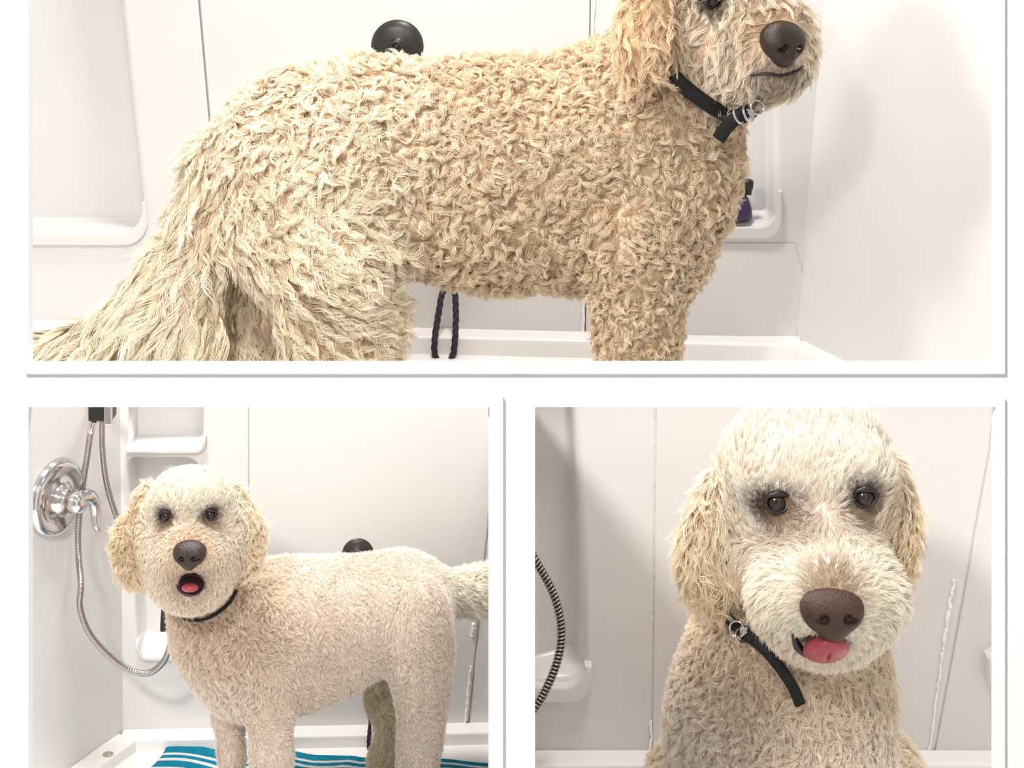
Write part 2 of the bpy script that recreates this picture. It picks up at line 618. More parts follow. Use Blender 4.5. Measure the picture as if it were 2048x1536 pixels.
    rad = (par['rad'] * px)[:, None] * (1.0 - 0.65 * t ** 1.5)[None, :] * rng.uniform(0.8, 1.2, (count, 1))
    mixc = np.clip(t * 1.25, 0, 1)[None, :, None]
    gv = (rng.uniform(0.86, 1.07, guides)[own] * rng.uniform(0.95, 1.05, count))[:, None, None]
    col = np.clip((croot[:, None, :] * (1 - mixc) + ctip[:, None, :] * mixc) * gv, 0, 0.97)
    tags = np.array([p.tag.split('.')[0] for p in body.prims])[near]
    out = {}
    for nm, tl in parts.items():
        m = np.isin(tags, tl)
        if not m.any():
            continue
        k = int(m.sum())
        hc = bpy.data.hair_curves.new(nm)
        hc.add_curves([K] * k)
        hc.attributes['position'].data.foreach_set('vector', Pn[m].astype(np.float32).ravel())
        ra = hc.attributes.get('radius') or hc.attributes.new('radius', 'FLOAT', 'POINT')
        ra.data.foreach_set('value', rad[m].astype(np.float32).ravel())
        ca = hc.attributes.new('fur_color', 'FLOAT_COLOR', 'POINT')
        rgba = np.ones((k * K, 4), np.float32)
        rgba[:, :3] = col[m].reshape(-1, 3)
        ca.data.foreach_set('color', rgba.ravel())
        o = link(nm.rstrip('0123456789'), hc, 'fur', parent)
        out[nm] = o
    return out

# ------------------------------------------------------------------ the white wall with three openings
YF = 1.0
def fx(px, py, Y=YF):
    return P(px, py, Y)

YB, YC = YF + 0.006, YF - 0.0035                         # back of the wall, face of the casings
OPEN_PX = {1: (66, -420, 1983, 722), 2: (66, 814, 979, 1620), 3: (1070, 814, 1983, 1620)}
CAS = {1: (47, -440, 2010, 748), 2: (47, 796, 1006, 1640), 3: (1051, 796, 2010, 1640)}

def opening(k, y):
    """opening k in pixels as measured at depth y, its reveals square to the wall"""
    x0, z0, x1, z1 = OPEN_PX[k]
    sx = lambda v: CX + (v - CX) * (YB if abs(v - CX) > 100 else YC) / y
    sz = lambda v, Y: HORIZON + (v - HORIZON) * Y / y
    return (sx(x0), sz(z0, YC), sx(x1), sz(z1, YB))

def holed(outer, holes, y0, y1):
    """flat board with rectangular openings, pixels at depth y0, thickness to y1"""
    bm = bmesh.new()
    fr = {}
    xs = sorted({outer[0], outer[2], *[h[0] for h in holes], *[h[2] for h in holes]})
    zs = sorted({outer[1], outer[3], *[h[1] for h in holes], *[h[3] for h in holes]})
    def v(i, j, Y):
        k = (i, j, Y)
        if k not in fr:
            q = P(xs[i], zs[j], y0)
            fr[k] = bm.verts.new((q[0], Y, q[2]))
        return fr[k]
    def solid(i, j):
        if i < 0 or j < 0 or i >= len(xs) - 1 or j >= len(zs) - 1:
            return False
        cx, cy = (xs[i] + xs[i + 1]) / 2, (zs[j] + zs[j + 1]) / 2
        return not any(h[0] < cx < h[2] and h[1] < cy < h[3] for h in holes)
    for i in range(len(xs) - 1):
        for j in range(len(zs) - 1):
            if not solid(i, j):
                continue
            bm.faces.new((v(i, j, y0), v(i + 1, j, y0), v(i + 1, j + 1, y0), v(i, j + 1, y0)))
            bm.faces.new((v(i, j, y1), v(i, j + 1, y1), v(i + 1, j + 1, y1), v(i + 1, j, y1)))
            for (di, dj), (p, q) in {(-1, 0): ((i, j), (i, j + 1)), (1, 0): ((i + 1, j), (i + 1, j + 1)), (0, -1): ((i, j), (i + 1, j)), (0, 1): ((i, j + 1), (i + 1, j + 1))}.items():
                if not solid(i + di, j + dj):
                    bm.faces.new((v(*p, y0), v(*q, y0), v(*q, y1), v(*p, y1)))
    return bm_mesh(bm)

link('wall_front', holed((-700, -800, 2750, 4500), [opening(k, YF) for k in (1, 2, 3)], YF, YB), 'paint', kind='structure',
     label='white front wall with three rectangular openings')
for n in (1, 2, 3):
    link('trim_%d' % n, holed(CAS[n], [opening(n, YC)], YC, YF), 'paint', kind='structure',
         label=['flat white casing around the wide upper opening', 'flat white casing around the lower opening with the whole dog',
                'flat white casing around the lower opening with the close dog face'][n - 1])


# ------------------------------------------------------------------ the far (upper) stall
UF = 0.325                                                # its floor
A = Plane(1024, 3.92, 4.5)
STALLS = []

def stall(name, label, kids):
    w = empty(name, kind='structure', label=label)
    for nm, me, m, kw in kids:
        link(nm, me, m, w, **kw)
    return w

# back wall: three moulded panels and the joints between them
nl = rrect(A, -130, -330, 252, 474, (40, 60, 48, 30), slant=0)
nl = [(x + (52 * (y / 474) if x > 60 else 0), y) for x, y in nl]
nr = rrect(A, 1325, -330, 1562, 462, (40, 40, 34, 34))
w = stall('wall_back', 'white moulded shower wall behind the curly unclipped dog', [
    ('side_panel', niche_panel(A, [(-330, -520), (350, -520), (414, 205), (452, 640), (460, 720), (-330, 720)], [nl], 0.085, 0.016), 'acrylic', {}),
    ('centre_panel', slab(A, [(354, -520), (1188, -520), (1169, 700), (464, 720), (456, 640), (418, 205)], 0.002, -0.02, 0.003), 'acrylic', {}),
    ('side_panel', niche_panel(A, [(1190, -520), (1722, -520), (1596, 720), (1171, 705)], [nr], 0.075, 0.018), 'acrylic', {}),
    ('joint', slab(A, [(340, -520), (1200, -520), (1180, 720), (440, 720)], -0.012, -0.03), 'joint', {}),
])
def ledge(pl, pts, thick, depth, r, y_off=0.0):
    """shelf lip standing proud of the wall, its upper edge along pts (pixels), rounded"""
    path = np.array([pl(x, y, depth * 0.25) for x, y in pts])
    me = tube(path, thick, 10)
    return me
# shelf lips of the two pockets
def lip(pl, x0, x1, y, h, rad, out, bevel, left=False, right=True, rise=90, slope=0.0):
    """moulded tray edge: a bar with an upturned rounded corner, built on the wall plane"""
    pts = []
    if right:
        pts += [(x0, y)]
        for a in np.linspace(90, 0, 9):
            pts.append((x1 - rad + rad * math.cos(math.radians(a)), y - rad + rad * math.sin(math.radians(a))))
        pts += [(x1 - 6 * slope, y - rad - rise)]
        inner = [(x1 - h * 0.25 - 6 * slope, y - rad - rise)]
        for a in np.linspace(0, 90, 9):
            r2 = rad
            inner.append((x1 - h * 0.45 - r2 + r2 * math.cos(math.radians(a)), y - h - r2 + r2 * math.sin(math.radians(a))))
        inner += [(x0, y - h)]
        pts += inner
    return prism([pl(a, b, out) for a, b in pts], [pl(a, b, -0.07) for a, b in pts], bevel)
link('shelf_lip', lip(A, -100, 297, 489, 24, 46, 0.014, 0.004, rise=40, slope=0.8), 'acrylic', w)
link('shelf_lip', lip(A, 1330, 1563, 476, 24, 36, 0.014, 0.004, rise=60), 'acrylic', w)
# rounded column under the right pocket
cp = []
for i in range(9):
    a = math.pi * i / 8
    cp.append((1185 + 405 * (i / 8), 0.020 * (math.sin(a) ** 0.6 if i > 4 else (i / 4) ** 1.5)))
V_, F_ = [], []
rows = [(486, 0.0, 0), (505, .25, 4), (535, .7, 12), (580, 1, 18), (625, .9, 12), (665, .7, 4), (690, .6, 0)]
for (yy, g, dx) in rows:
    for i, (xx, o) in enumerate(cp):
        V_.append(A(xx + dx * (i / 8), yy, 0.002 + o * g))
for r in range(len(rows) - 1):
    for i in range(8):
        F_.append((r * 9 + i, (r + 1) * 9 + i, (r + 1) * 9 + i + 1, r * 9 + i + 1))
link('column_base', mesh_from(V_, F_), 'acrylic', w)

# right-hand wall, coming towards the viewer
def side_wall(pl, corner, top, yaw_dir, length, thick=0.02, rise=0.0):
    """wall from the corner line (top pixel, bottom pixel on the back wall) along a horizontal direction"""
    a, b = pl(*top), pl(*corner)
    d = np.array([yaw_dir[0], yaw_dir[1], 0.0]); d /= np.linalg.norm(d)
    nrm = np.array([d[1], -d[0], 0.0])
    front = [a, b, b + d * length, a + d * length + np.array([0, 0, rise])]
    return prism(front, [v + nrm * thick for v in front]), d
me, dr = side_wall(A, (1590, 712), (1690, -520), (0.42, -1.0), 1.0, -0.02)
link('wall_right', me, 'acrylic', kind='structure', label='white glossy side wall right of the curly dog')
a_, b_ = A(-330, -520), A(-330, 720)
link('wall_left', prism([a_, b_, b_ + np.array([-.05, -1.0, 0]), a_ + np.array([-.05, -1.0, 0])], [v + np.array([-.02, 0, 0]) for v in (a_, b_, b_ + np.array([-.05, -1.0, 0]), a_ + np.array([-.05, -1.0, 0]))]), 'acrylic', kind='structure', label='white side wall left of the curly dog')

def pan(pl, z, rim_h, rim_d, x0, x1, ynear, corner_dirs, label):
    """shower pan: floor slab, raised rim along the back and the right/left walls"""
    c0, c1 = pl(x0, 700), pl(x1, 700)
    c0[2] = c1[2] = z
    d0, d1 = corner_dirs
    e0 = c0 + np.array([*d0, 0]) * ynear; e1 = c1 + np.array([*d1, 0]) * ynear
    top = [c0, c1, e1, e0]
    return top

def floor_block(name, top, z, label, zb=0.0):
    return link(name, prism([np.array([v[0], v[1], z]) for v in top], [np.array([v[0], v[1], zb]) for v in top]), 'pan', kind='structure', label=label)

def rim(name, p, q, inward, width, z, h, parent, bevel=0.006):
    """raised strip between floor points p and q, 'width' wide to the inside"""
    p, q, i = [np.array(v, float) for v in (p, q, inward)]
    o = [p, q, q + i * width, p + i * width]
    bm_top = [np.array([v[0], v[1], z + h]) for v in o]
    bm_bot = [np.array([v[0], v[1], z - 0.002]) for v in o]
    return link(name, prism(bm_top, bm_bot, bevel, 3), 'pan', parent)

ub = [A(-330, 700), A(1600, 700)]
top = [ub[0], ub[1], ub[1] + dr * 1.06, ub[0] + np.array([-.05, -1.06, 0])]
top = [np.array(v) for v in top]
for v in top[2:]:
    v[1] = 2.80
fu = floor_block('floor', top, UF, 'white shower pan under the curly dog')
back_dir = A.n
rim('rim', ub[0], ub[1], back_dir, 0.075, UF, 0.040, fu)
nr_ = np.array([dr[1], -dr[0], 0])
rim('rim', ub[1] + dr * 0.02, ub[1] + dr * 1.0, nr_ if nr_[0] < 0 else -nr_, 0.05, UF, 0.036, fu)

# suction cup and tether of a stall
def tether(pl, cx, cy, r, loop, label, seed=1):
    """black suction cup on the wall with a purple cord hanging from it in a loop; loop = (x_top, y_top, width, y_bottom) px"""
    c = pl(cx, cy)
    px = c[1] / F
    root = empty('suction_cup_tether', loc=tuple(c), label=label, cat='tether')
    R = r * px
    prof = [(0, R * 0.42), (R * 0.22, R * 0.42), (R * 0.30, R * 0.36), (R * 0.36, R * 0.30), (R * 0.72, R * 0.24), (R * 0.9, R * 0.15), (R, R * 0.05), (R, 0.0), (0, 0.0)]
    link('cup', lathe(prof, c, pl.n, 40), 'rubber', root)
    ring = [(R * 0.10 * math.cos(a) + R * 0.2, R * 0.42 + R * 0.10 * math.sin(a)) for a in np.linspace(0, 2 * math.pi, 13)]
    link('ring', lathe(ring, c, pl.n, 24), 'black', root)
    x, y, wd, yb = loop
    pts = [(cx - 3, cy + r * .2, .45 * R), (cx + (x - cx) * .4 - wd * .15, cy + (y - cy) * .5, .3 * R), (x - wd * .2, y - 60 * r / 53, .25 * R), (x - wd * .32, y, .8 * R),
           (x - wd * .5, y + (yb - y) * .6, 1.5 * R), (x - wd * .42, y + (yb - y) * .88, 1.6 * R), (x - wd * 0.05, yb, 1.7 * R), (x + wd * .38, y + (yb - y) * .86, 1.6 * R),
           (x + wd * .5, y + (yb - y) * .5, 1.4 * R), (x + wd * .42, y, .8 * R), (x + wd * .1, y - 70 * r / 53, .3 * R), (cx + (x - cx) * .5 + wd * .2, cy + (y - cy) * .45, .35 * R), (cx + 3, cy + r * .2, .45 * R)]
    path, s_ = resample(catmull([pl(a, b, o) for a, b, o in pts], 14), 2.2 * px)
    # braided look: three twisted strands in one cord
    for q in range(3):
        ph = 2 * math.pi * q / 3
        T = unit(np.gradient(path, axis=0))
        e1 = unit(np.cross(T, pl.n)); e2 = np.cross(T, e1)
        an = s_ / (15 * px * r / 53) * 2 * math.pi / 3 + ph
        rr = 3.0 * px * r / 53
        link('cord_strand', tube(path + rr * (np.cos(an)[:, None] * e1 + np.sin(an)[:, None] * e2), rr * 1.25, 6), 'rope', root)
    return root
tether(A, 795, 92, 53, (899, 590, 40, 704), 'black suction cup with a purple cord loop behind the curly dog')

# purple bottle with a black neck on the right-hand ledge
bc = A(1479, 441, 0.0)
bpx = bc[1] / F
bot = empty('bottle', loc=tuple(bc + np.array([0, 0, 0])), label='dark purple bottle with a black cap on the ledge by the dog\'s chest', cat='bottle')
link('body', lathe([(0, 0), (24 * bpx, 0), (27 * bpx, 4 * bpx), (26 * bpx, 18 * bpx), (20 * bpx, 40 * bpx), (12 * bpx, 50 * bpx), (0, 52 * bpx)], bc + A.n * -0.02, (0, 0, 1), 28), 'bottle', bot)
link('cap', lathe([(0, 49 * bpx), (9 * bpx, 49 * bpx), (9 * bpx, 58 * bpx), (11 * bpx, 60 * bpx), (12 * bpx, 74 * bpx), (9 * bpx, 79 * bpx), (0, 80 * bpx)], bc + A.n * -0.02 + np.array([14 * bpx, 0, 0]), (0.05, 0, 1), 20), 'black', bot)

# ------------------------------------------------------------------ the left stall
LF = 0.04
B = Plane(620, 2.74, -2.2)
hollow = rrect(B, 250, 520, 412, 897, (20, 20, 26, 4))
hollow2 = rrect(B, 250, 910, 408, 1306, (20, 40, 30, 26))
hollow2 = [(x + (22 * (y - 910) / 396 if x < 300 else 0), y) for x, y in hollow2]
wb = stall('wall_back', 'white moulded shower wall behind the clipped standing dog', [
    ('side_panel', niche_panel(B, [(238, 768), (496, 768), (496, 1500), (244, 1500)], [[(254, 769.5), (410, 769.5), (412, 872)] + [(386 + 26 * math.cos(math.radians(a)), 872 + 26 * math.sin(math.radians(a))) for a in (15, 30, 45, 60, 75, 90)] + [(254, 898)], hollow2], 0.05, 0.005), 'acrylic', {}),
    ('centre_panel', slab(B, [(499, 768), (984, 768), (984, 960), (931, 1500), (499, 1500)], 0.002, -0.02, 0.002), 'acrylic', {}),
    ('side_panel', slab(B, [(987, 768), (1060, 768), (1060, 1500), (934, 1490), (987, 960)], 0.002, -0.02, 0.002), 'acrylic', {}),
    ('joint', slab(B, [(480, 768), (1010, 768), (1000, 1480), (480, 1480)], -0.004, -0.03), 'caulk', {}),
])
link('shelf_lip', lip(B, 252, 413, 905, 11, 22, 0.010, 0.004, rise=14), 'acrylic', wb)
def mirror_lip(pl, x0, x1, y, h, rad, out, bevel, rise):
    pts = [(x1, y)]
    for a in np.linspace(90, 180, 9):
        pts.append((x0 + rad + rad * math.cos(math.radians(a)), y - rad + rad * math.sin(math.radians(a))))
    pts.append((x0 - 1, y - rad - rise))
    pts.append((x0 + h * .35 - 1, y - rad - rise))
    for a in np.linspace(180, 90, 9):
        pts.append((x0 + h * .45 + rad + rad * math.cos(math.radians(a)), y - h - rad + rad * math.sin(math.radians(a))))
    pts.append((x1, y - h))
    return prism([pl(a, b, out) for a, b in pts], [pl(a, b, -0.05) for a, b in pts], bevel)
link('shelf_lip', mirror_lip(B, 274, 420, 1318, 15, 20, 0.012, 0.005, 20), 'acrylic', wb)
# caulk smears on the right joint
rng = np.random.default_rng(5)
def smear(pl, p0, p1, w0, parent, n=26, seed=3, off=0.004):
    g = np.random.default_rng(seed)
    path, rr = [], []
    for i in range(n):
        t = i / (n - 1)
        path.append(pl(p0[0] + (p1[0] - p0[0]) * t + g.normal() * w0 * 0.25, p0[1] + (p1[1] - p0[1]) * t, off))
        rr.append(max(0.2, w0 * (0.5 + 0.6 * g.random())) * path[-1][1] / F)
    return link('caulk', tube(catmull(path, 4), np.interp(np.linspace(0, 1, (n - 1) * 4 + 1), np.linspace(0, 1, n), rr), 8), 'caulk', parent)
smear(B, (950, 1225), (944, 1270), 4, wb, seed=2)
smear(B, (942, 1330), (927, 1476), 2.6, wb, seed=4)
smear(A, (1190, -60), (1166, 690), 3.0, w, n=60, seed=6)

cornerB = B(246, 1440)
dl = unit(np.array([-0.50, -1.0, 0]))
me, dl = side_wall(B, (246, 1470), (240, 762), dl[:2], 0.95, 0.02, 0.29)
wl = link('wall_left', me, 'acrylic', kind='structure', label='white shower wall carrying the chrome valve')
lb = [B(246, 1460), B(1030, 1490)]
lb0 = lb[0]
top = [np.array(v) for v in (lb[0] + np.array([-.03, .015, 0]), lb[1], [-0.014, 1.12, 0], lb[0] + dl * 1.0)]
top[3] = lb[0] + dl * ((lb[0][1] - 1.12) / -dl[1])
fl = floor_block('floor', top, LF, 'white shower pan under the clipped standing dog', -0.02)
rim('rim', lb[0], lb[1], B.n, 0.034, LF, 0.020, fl, 0.004)
ni = np.array([-dl[1], dl[0], 0]); ni = ni if ni[0] > 0 else -ni
rim('rim', lb[0] + dl * 0.012, lb[0] + dl * 0.9, ni, 0.04, LF, 0.0192, fl, 0.004)
# rust spot on the left rim
q = P(216, 1508, 2.652)
link('stain', lathe([(0, 0.0008), (0.006, 0.0008), (0.0085, 0)], (q[0], q[1], LF + 0.020), (0, 0, 1), 14), 'rust', fl)

# partition between the two lower stalls and outer wall
def ridge(y):
    return CAM_H - 1072 * y / F
link('wall_centre', prism([(-0.014, YB, -0.02), (-0.014, 2.76, -0.02), (-0.014, 2.76, ridge(2.76)), (-0.014, YB, ridge(YB))],
                          [(0.0, YB, -0.02), (0.0, 2.76, -0.02), (0.0, 2.76, ridge(2.76)), (0.0, YB, ridge(YB))]), 'acrylic', kind='structure', label='white partition between the two lower stalls')

class SideW:
    """pixel -> point of a side wall that starts at a corner line and runs along d"""
    def __init__(s, c, d):
        s.p0 = np.array(c, float); s.d = d
        n = np.array([-d[1], d[0], 0.0])
        if n @ (CAMP - s.p0) < 0:
            n = -n
        s.n = n / np.linalg.norm(n)
    def __call__(s, px, py, off=0.0):
        d = P(px, py, 1.0) - CAMP
        t = ((s.p0 - CAMP) @ s.n) / (d @ s.n)
        return CAMP + d * t + s.n * off
LW = SideW(B(243, 1200), dl)

# valve: round chrome plate and lever
vc = LW(112, 995)
vpx = vc[1] / F
vr = 76 * vpx
val = empty('shower_valve', loc=tuple(vc), label='round chrome shower valve with a curved lever on the left wall', cat='valve')
link('escutcheon', lathe([(0, .16 * vr), (.40 * vr, .16 * vr), (.46 * vr, .12 * vr), (.62 * vr, .13 * vr), (.80 * vr, .20 * vr), (.90 * vr, .19 * vr), (.97 * vr, .12 * vr), (vr, 0.0), (vr, -.01 * vr)], vc, LW.n, 48), 'chrome', val)
link('hub', lathe([(0.40 * vr, .12 * vr), (.38 * vr, .3 * vr), (.30 * vr, .34 * vr), (.28 * vr, .55 * vr), (.30 * vr, .60 * vr), (.29 * vr, .78 * vr), (.24 * vr, .90 * vr), (.13 * vr, .97 * vr), (0, 1.0 * vr)], vc, LW.n, 36), 'chrome', val)
hb = vc + LW.n * vr * 0.78
e_ = np.array([dl[0], dl[1], 0]) * -1
lev = catmull([hb + np.array([0, 0, .10 * vr]), hb + e_ * .22 * vr + LW.n * .10 * vr + np.array([0, 0, .12 * vr]), hb + e_ * .42 * vr + LW.n * .12 * vr + np.array([0, 0, -.10 * vr]),
               hb + e_ * .48 * vr + LW.n * .14 * vr + np.array([0, 0, -.42 * vr]), hb + e_ * .44 * vr + LW.n * .20 * vr + np.array([0, 0, -.72 * vr]), hb + e_ * .50 * vr + LW.n * .28 * vr + np.array([0, 0, -.86 * vr])], 8)
link('lever', tube(lev, np.interp(np.linspace(0, 1, len(lev)), [0, .25, .55, .85, 1], np.array([.20, .18, .13, .10, .05]) * vr), 14), 'chrome', val)

# hand shower holder, hose
def ribbed(path, r, pitch, depth=0.22, sides=12):
    p, s_ = resample(path, pitch / 4)
    rr = r * (1 - depth + depth * np.abs(np.cos(math.pi * s_ / pitch)) ** 0.7)
    return tube(p, rr, sides)
hp = LW(160, 1000)[1] / F
hs = empty('shower_hose', loc=tuple(LW(200, 835, 0.03)), label='ribbed steel shower hose looping down beside the clipped dog', cat='hose')
def HP(px, py, y):
    return P(px, py, y)
y_w = LW(170, 1000)[1]
loopA = [HP(182, 858, 2.53), HP(176, 900, 2.55), HP(165, 975, 2.597), HP(157, 1050, 2.597), HP(157, 1110, 2.59), HP(162, 1170, 2.55), HP(160, 1215, 2.555), HP(180, 1268, 2.56), HP(222, 1315, 2.565),
         HP(264, 1342, 2.57), HP(300, 1345, 2.57), HP(328, 1322, 2.565), HP(342, 1285, 2.56), HP(345, 1262, 2.555)]
link('hose', ribbed(catmull(loopA, 14), 6.4 * hp, 5.2 * hp), 'hose', hs)
loopB = [HP(204, 841, 2.56), HP(204, 865, 2.57), HP(205, 900, 2.59), HP(213, 965, 2.61), HP(232, 1030, 2.63), HP(262, 1095, 2.64), HP(300, 1150, 2.63), HP(322, 1185, 2.61), HP(332, 1206, 2.59)]
link('hose', ribbed(catmull(loopB, 14), 6.0 * hp, 5.2 * hp), 'hose', hs)
def seg(p, q, r0, r1, m, name, parent, n=14):
    p, q = np.array(p), np.array(q)
    L_ = np.linalg.norm(q - p)
    link(name, lathe([(0, 0), (r0 * .9, 0), (r0, L_ * .06), (r0, L_ * .3), (r1, L_ * .9), (r1 * .9, L_), (0, L_)], p, q - p, n), m, parent)
seg(HP(181, 866, 2.53), HP(187, 840, 2.53), 8 * hp, 10 * hp, 'chrome', 'hose_nut', hs)
seg(HP(331, 1263, 2.555), HP(332, 1203, 2.575), 10.5 * hp, 9 * hp, 'black', 'grip', hs)
seg(HP(345, 1290, 2.56), HP(344, 1262, 2.556), 7 * hp, 7.5 * hp, 'chrome', 'hose_end', hs)
hold = empty('hand_shower_holder', loc=tuple(HP(205, 825, 2.53)), label='dark bracket holding the hand shower at the top of the left wall', cat='bracket')
c = HP(206, 818, 2.52)
link('bracket', boxm(c - np.array([24, 20, 18]) * hp, c + np.array([22, 20, 18]) * hp, 4 * hp, 3), 'black', hold)
link('clip', boxm(c + np.array([8, -26, -22]) * hp, c + np.array([22, -14, 16]) * hp, 2 * hp, 2), 'chrome', hold)
ca = HP(200, 815, 2.54); cb = LW(188, 812)
seg(cb, ca, 12 * hp, 10 * hp, 'chrome', 'arm', hold)

tether(B, 716, 1107, 32.5, (750, 1415, 21, 1483), 'black suction cup with a cord loop behind the clipped standing dog')

# towel on the pan: a striped sheet with folds
def towel():
    def fp(px, py):
        z = LF + 0.008
        t = (CAM_H - z) * F / (py - HORIZON)
        return np.array([(px - CX) * t / F, t])
    c00, c10, c01, c11 = fp(334, 1489), fp(1010, 1527), fp(180, 1700), fp(1120, 1720)
    nu, nv = 130, 230
    stripes = [(0.070, 0.092), (0.125, 0.150), (0.21, 0.25), (0.32, 0.36), (0.50, 0.56), (0.70, 0.74), (0.86, 0.9)]
    vs, fs, mi = [], [], []
    g = np.random.default_rng(8)
    for j in range(nv + 1):
        for i in range(nu + 1):
            u, v = i / nu, j / nv
            p = (c00 * (1 - u) + c10 * u) * (1 - v) + (c01 * (1 - u) + c11 * u) * v
            # a wavy back hem with a pleat by the front legs
            p = p + np.array([0.0, 1.0]) * (1 - v) * (0.004 * math.sin(u * 9 + 0.5) + 0.008 * math.exp(-((u - .36) / .05) ** 2) - 0.022 * math.exp(-((u - .21) / .07) ** 2))
            p = p + np.array([1.0, 0]) * 0.004 * math.sin(v * 14 + u * 3)
            z = LF + 0.0035 + 0.0008 * math.sin(u * 17 + v * 6) + 0.0008 * math.sin(u * 39 - v * 11 + 1) + 0.002 * math.exp(-((u - .25 - .06 * v) / .025) ** 2) + 0.002 * math.exp(-((u - .55 + .1 * v) / .03) ** 2)
            if i in (0, nu) or j in (0, nv):
                z = LF + 0.003
            vs.append((p[0], p[1], max(z, LF + 0.003)))
    for j in range(nv):
        for i in range(nu):
            a = j * (nu + 1) + i
            fs.append((a, a + 1, a + nu + 2, a + nu + 1))
            u, v = (i + .5) / nu, (j + .5) / nv
            vv = v + 0.05 * (u - 0.3) - 0.008 * math.sin(u * 7)
            mi.append(1 if any(a_ < vv < b_ for a_, b_ in stripes) else 0)
    me = mesh_from(vs, fs, 'towel')
    o = link('towel', me, 'teal', label='teal towel with thin white stripes under the standing dog', cat='towel')
    me.materials.append(M['stripe'])
    for p, k in zip(me.polygons, mi):
        p.material_index = k
    md = o.modifiers.new('thick', 'SOLIDIFY')
    md.thickness = 0.003
    md.offset = -1
    rebase(o, (float(np.mean([v[0] for v in vs])), float(np.mean([v[1] for v in vs])), LF))
    return o
towel()

# ------------------------------------------------------------------ the right stall
RF = 0.532
Cw = Plane(1500, 1.75, 0.0)
h3 = [(1010, 769), (1152, 769), (1166, 900), (1176, 1100), (1180, 1320)] + [(1140 + 42 * math.cos(math.radians(a)), 1324 + 42 * math.sin(math.radians(a))) for a in (0, 20, 40, 60, 75, 90)] + [(1010, 1366)]
h4 = [(1968, 1296), (2050, 1296), (2050, 1358), (1968, 1358)]
wr = stall('wall_back', 'white shower wall behind the close sitting dog', [
    ('side_panel', niche_panel(Cw, [(1001, 760), (1310, 760), (1305, 1200), (1301, 1560), (1001, 1560)], [h3], 0.045, 0.010), 'acrylic', {}),
    ('centre_panel', slab(Cw, [(1313, 760), (1992, 760), (1978, 900), (1865, 1512), (1862, 1560), (1304, 1560), (1308, 1200)], 0.001, -0.015, 0.0015), 'acrylic', {}),
    ('side_panel', slab(Cw, [(1996, 760), (2110, 760), (2110, 1560), (1866, 1560), (1869, 1512), (1982, 900)], 0.001, -0.015, 0.0015), 'acrylic', {}),
    ('joint', slab(Cw, [(1290, 765), (2015, 765), (2005, 1550), (1290, 1550)], -0.0022, -0.02), 'caulk', {}),
])
link('shelf_lip', lip(Cw, 1003, 1183, 1396, 32, 44, 0.012, 0.0025, rise=30), 'acrylic', wr)
link('shelf_lip', slab(Cw, [(1966, 1300), (1985, 1290), (2080, 1290), (2080, 1356), (1985, 1362), (1966, 1350)], 0.020, 0.0, 0.004), 'acrylic', wr)
smear(Cw, (1907, 1158), (1886, 1285), 4.5, wr, n=20, seed=12, off=0.002)
smear(Cw, (1886, 1285), (1858, 1505), 3.0, wr, n=40, seed=13, off=0.002)
smear(Cw, (1302, 1440), (1300, 1525), 3.5, wr, n=14, seed=14, off=0.002)
a_, b_ = Cw(2110, 760), Cw(2110, 1560)
dd = np.array([0.10, -0.72, 0])
link('wall_right', prism([a_, b_, b_ + dd, a_ + dd], [v + np.array([.015, 0, 0]) for v in (a_, b_, b_ + dd, a_ + dd)]), 'acrylic', kind='structure', label='white side wall right of the close dog')
rb = [Cw(1001, 1540), Cw(2110, 1540)]
top = [rb[0], rb[1], rb[1] + np.array([0.09, -0.70, 0]), rb[0] + np.array([0.0, -0.70, 0])]
top[3][0] = 0.001; top[0][0] = 0.001
fr_ = floor_block('floor', [np.array(v) for v in top], RF, 'white shower pan under the close sitting dog')
rim('rim', rb[0], rb[1], Cw.n, 0.03, RF, 0.013, fr_, 0.004)
# hose bowing into view from the left
hr = empty('shower_hose', loc=tuple(P(1120, 1250, 1.70)), label='steel shower hose bowing into view at the left of the close dog', cat='hose')
hpx = 1.70 / F
loopC = [P(1012, 1010, 1.705), P(1045, 1075, 1.70), P(1076, 1130, 1.70), P(1104, 1182, 1.70), P(1120, 1235, 1.70), P(1122, 1285, 1.70), P(1112, 1330, 1.70), P(1094, 1374, 1.70), P(1072, 1412, 1.70), P(1040, 1450, 1.70), P(1012, 1475, 1.70)]
pc, sc_ = resample(catmull(loopC, 16), 1.0 * hpx)
link('core', tube(pc, 6.5 * hpx, 10), 'black', hr)
# the steel band wound round the core
T = unit(np.gradient(pc, axis=0)); e1 = unit(np.cross(T, np.array([0, -1.0, 0]))); e2 = np.cross(T, e1)
fine, fs_ = resample(pc, 0.55 * hpx)
Tf = unit(np.gradient(fine, axis=0)); f1 = unit(np.cross(Tf, np.array([0, -1.0, 0]))); f2 = np.cross(Tf, f1)
an = fs_ / (7.6 * hpx) * 2 * math.pi
link('winding', tube(fine + 7.4 * hpx * (np.cos(an)[:, None] * f1 + np.sin(an)[:, None] * f2), 2.1 * hpx, 6), 'hose', hr)

#DOGS
# ------------------------------------------------------------------ shared dog parts
CREAM = dict(root=(0.52, 0.38, 0.24), tip=(0.84, 0.76, 0.60))
def spot_hit(body, px, py, y0, y1):
    return body.surf(px, py, y0, y1)

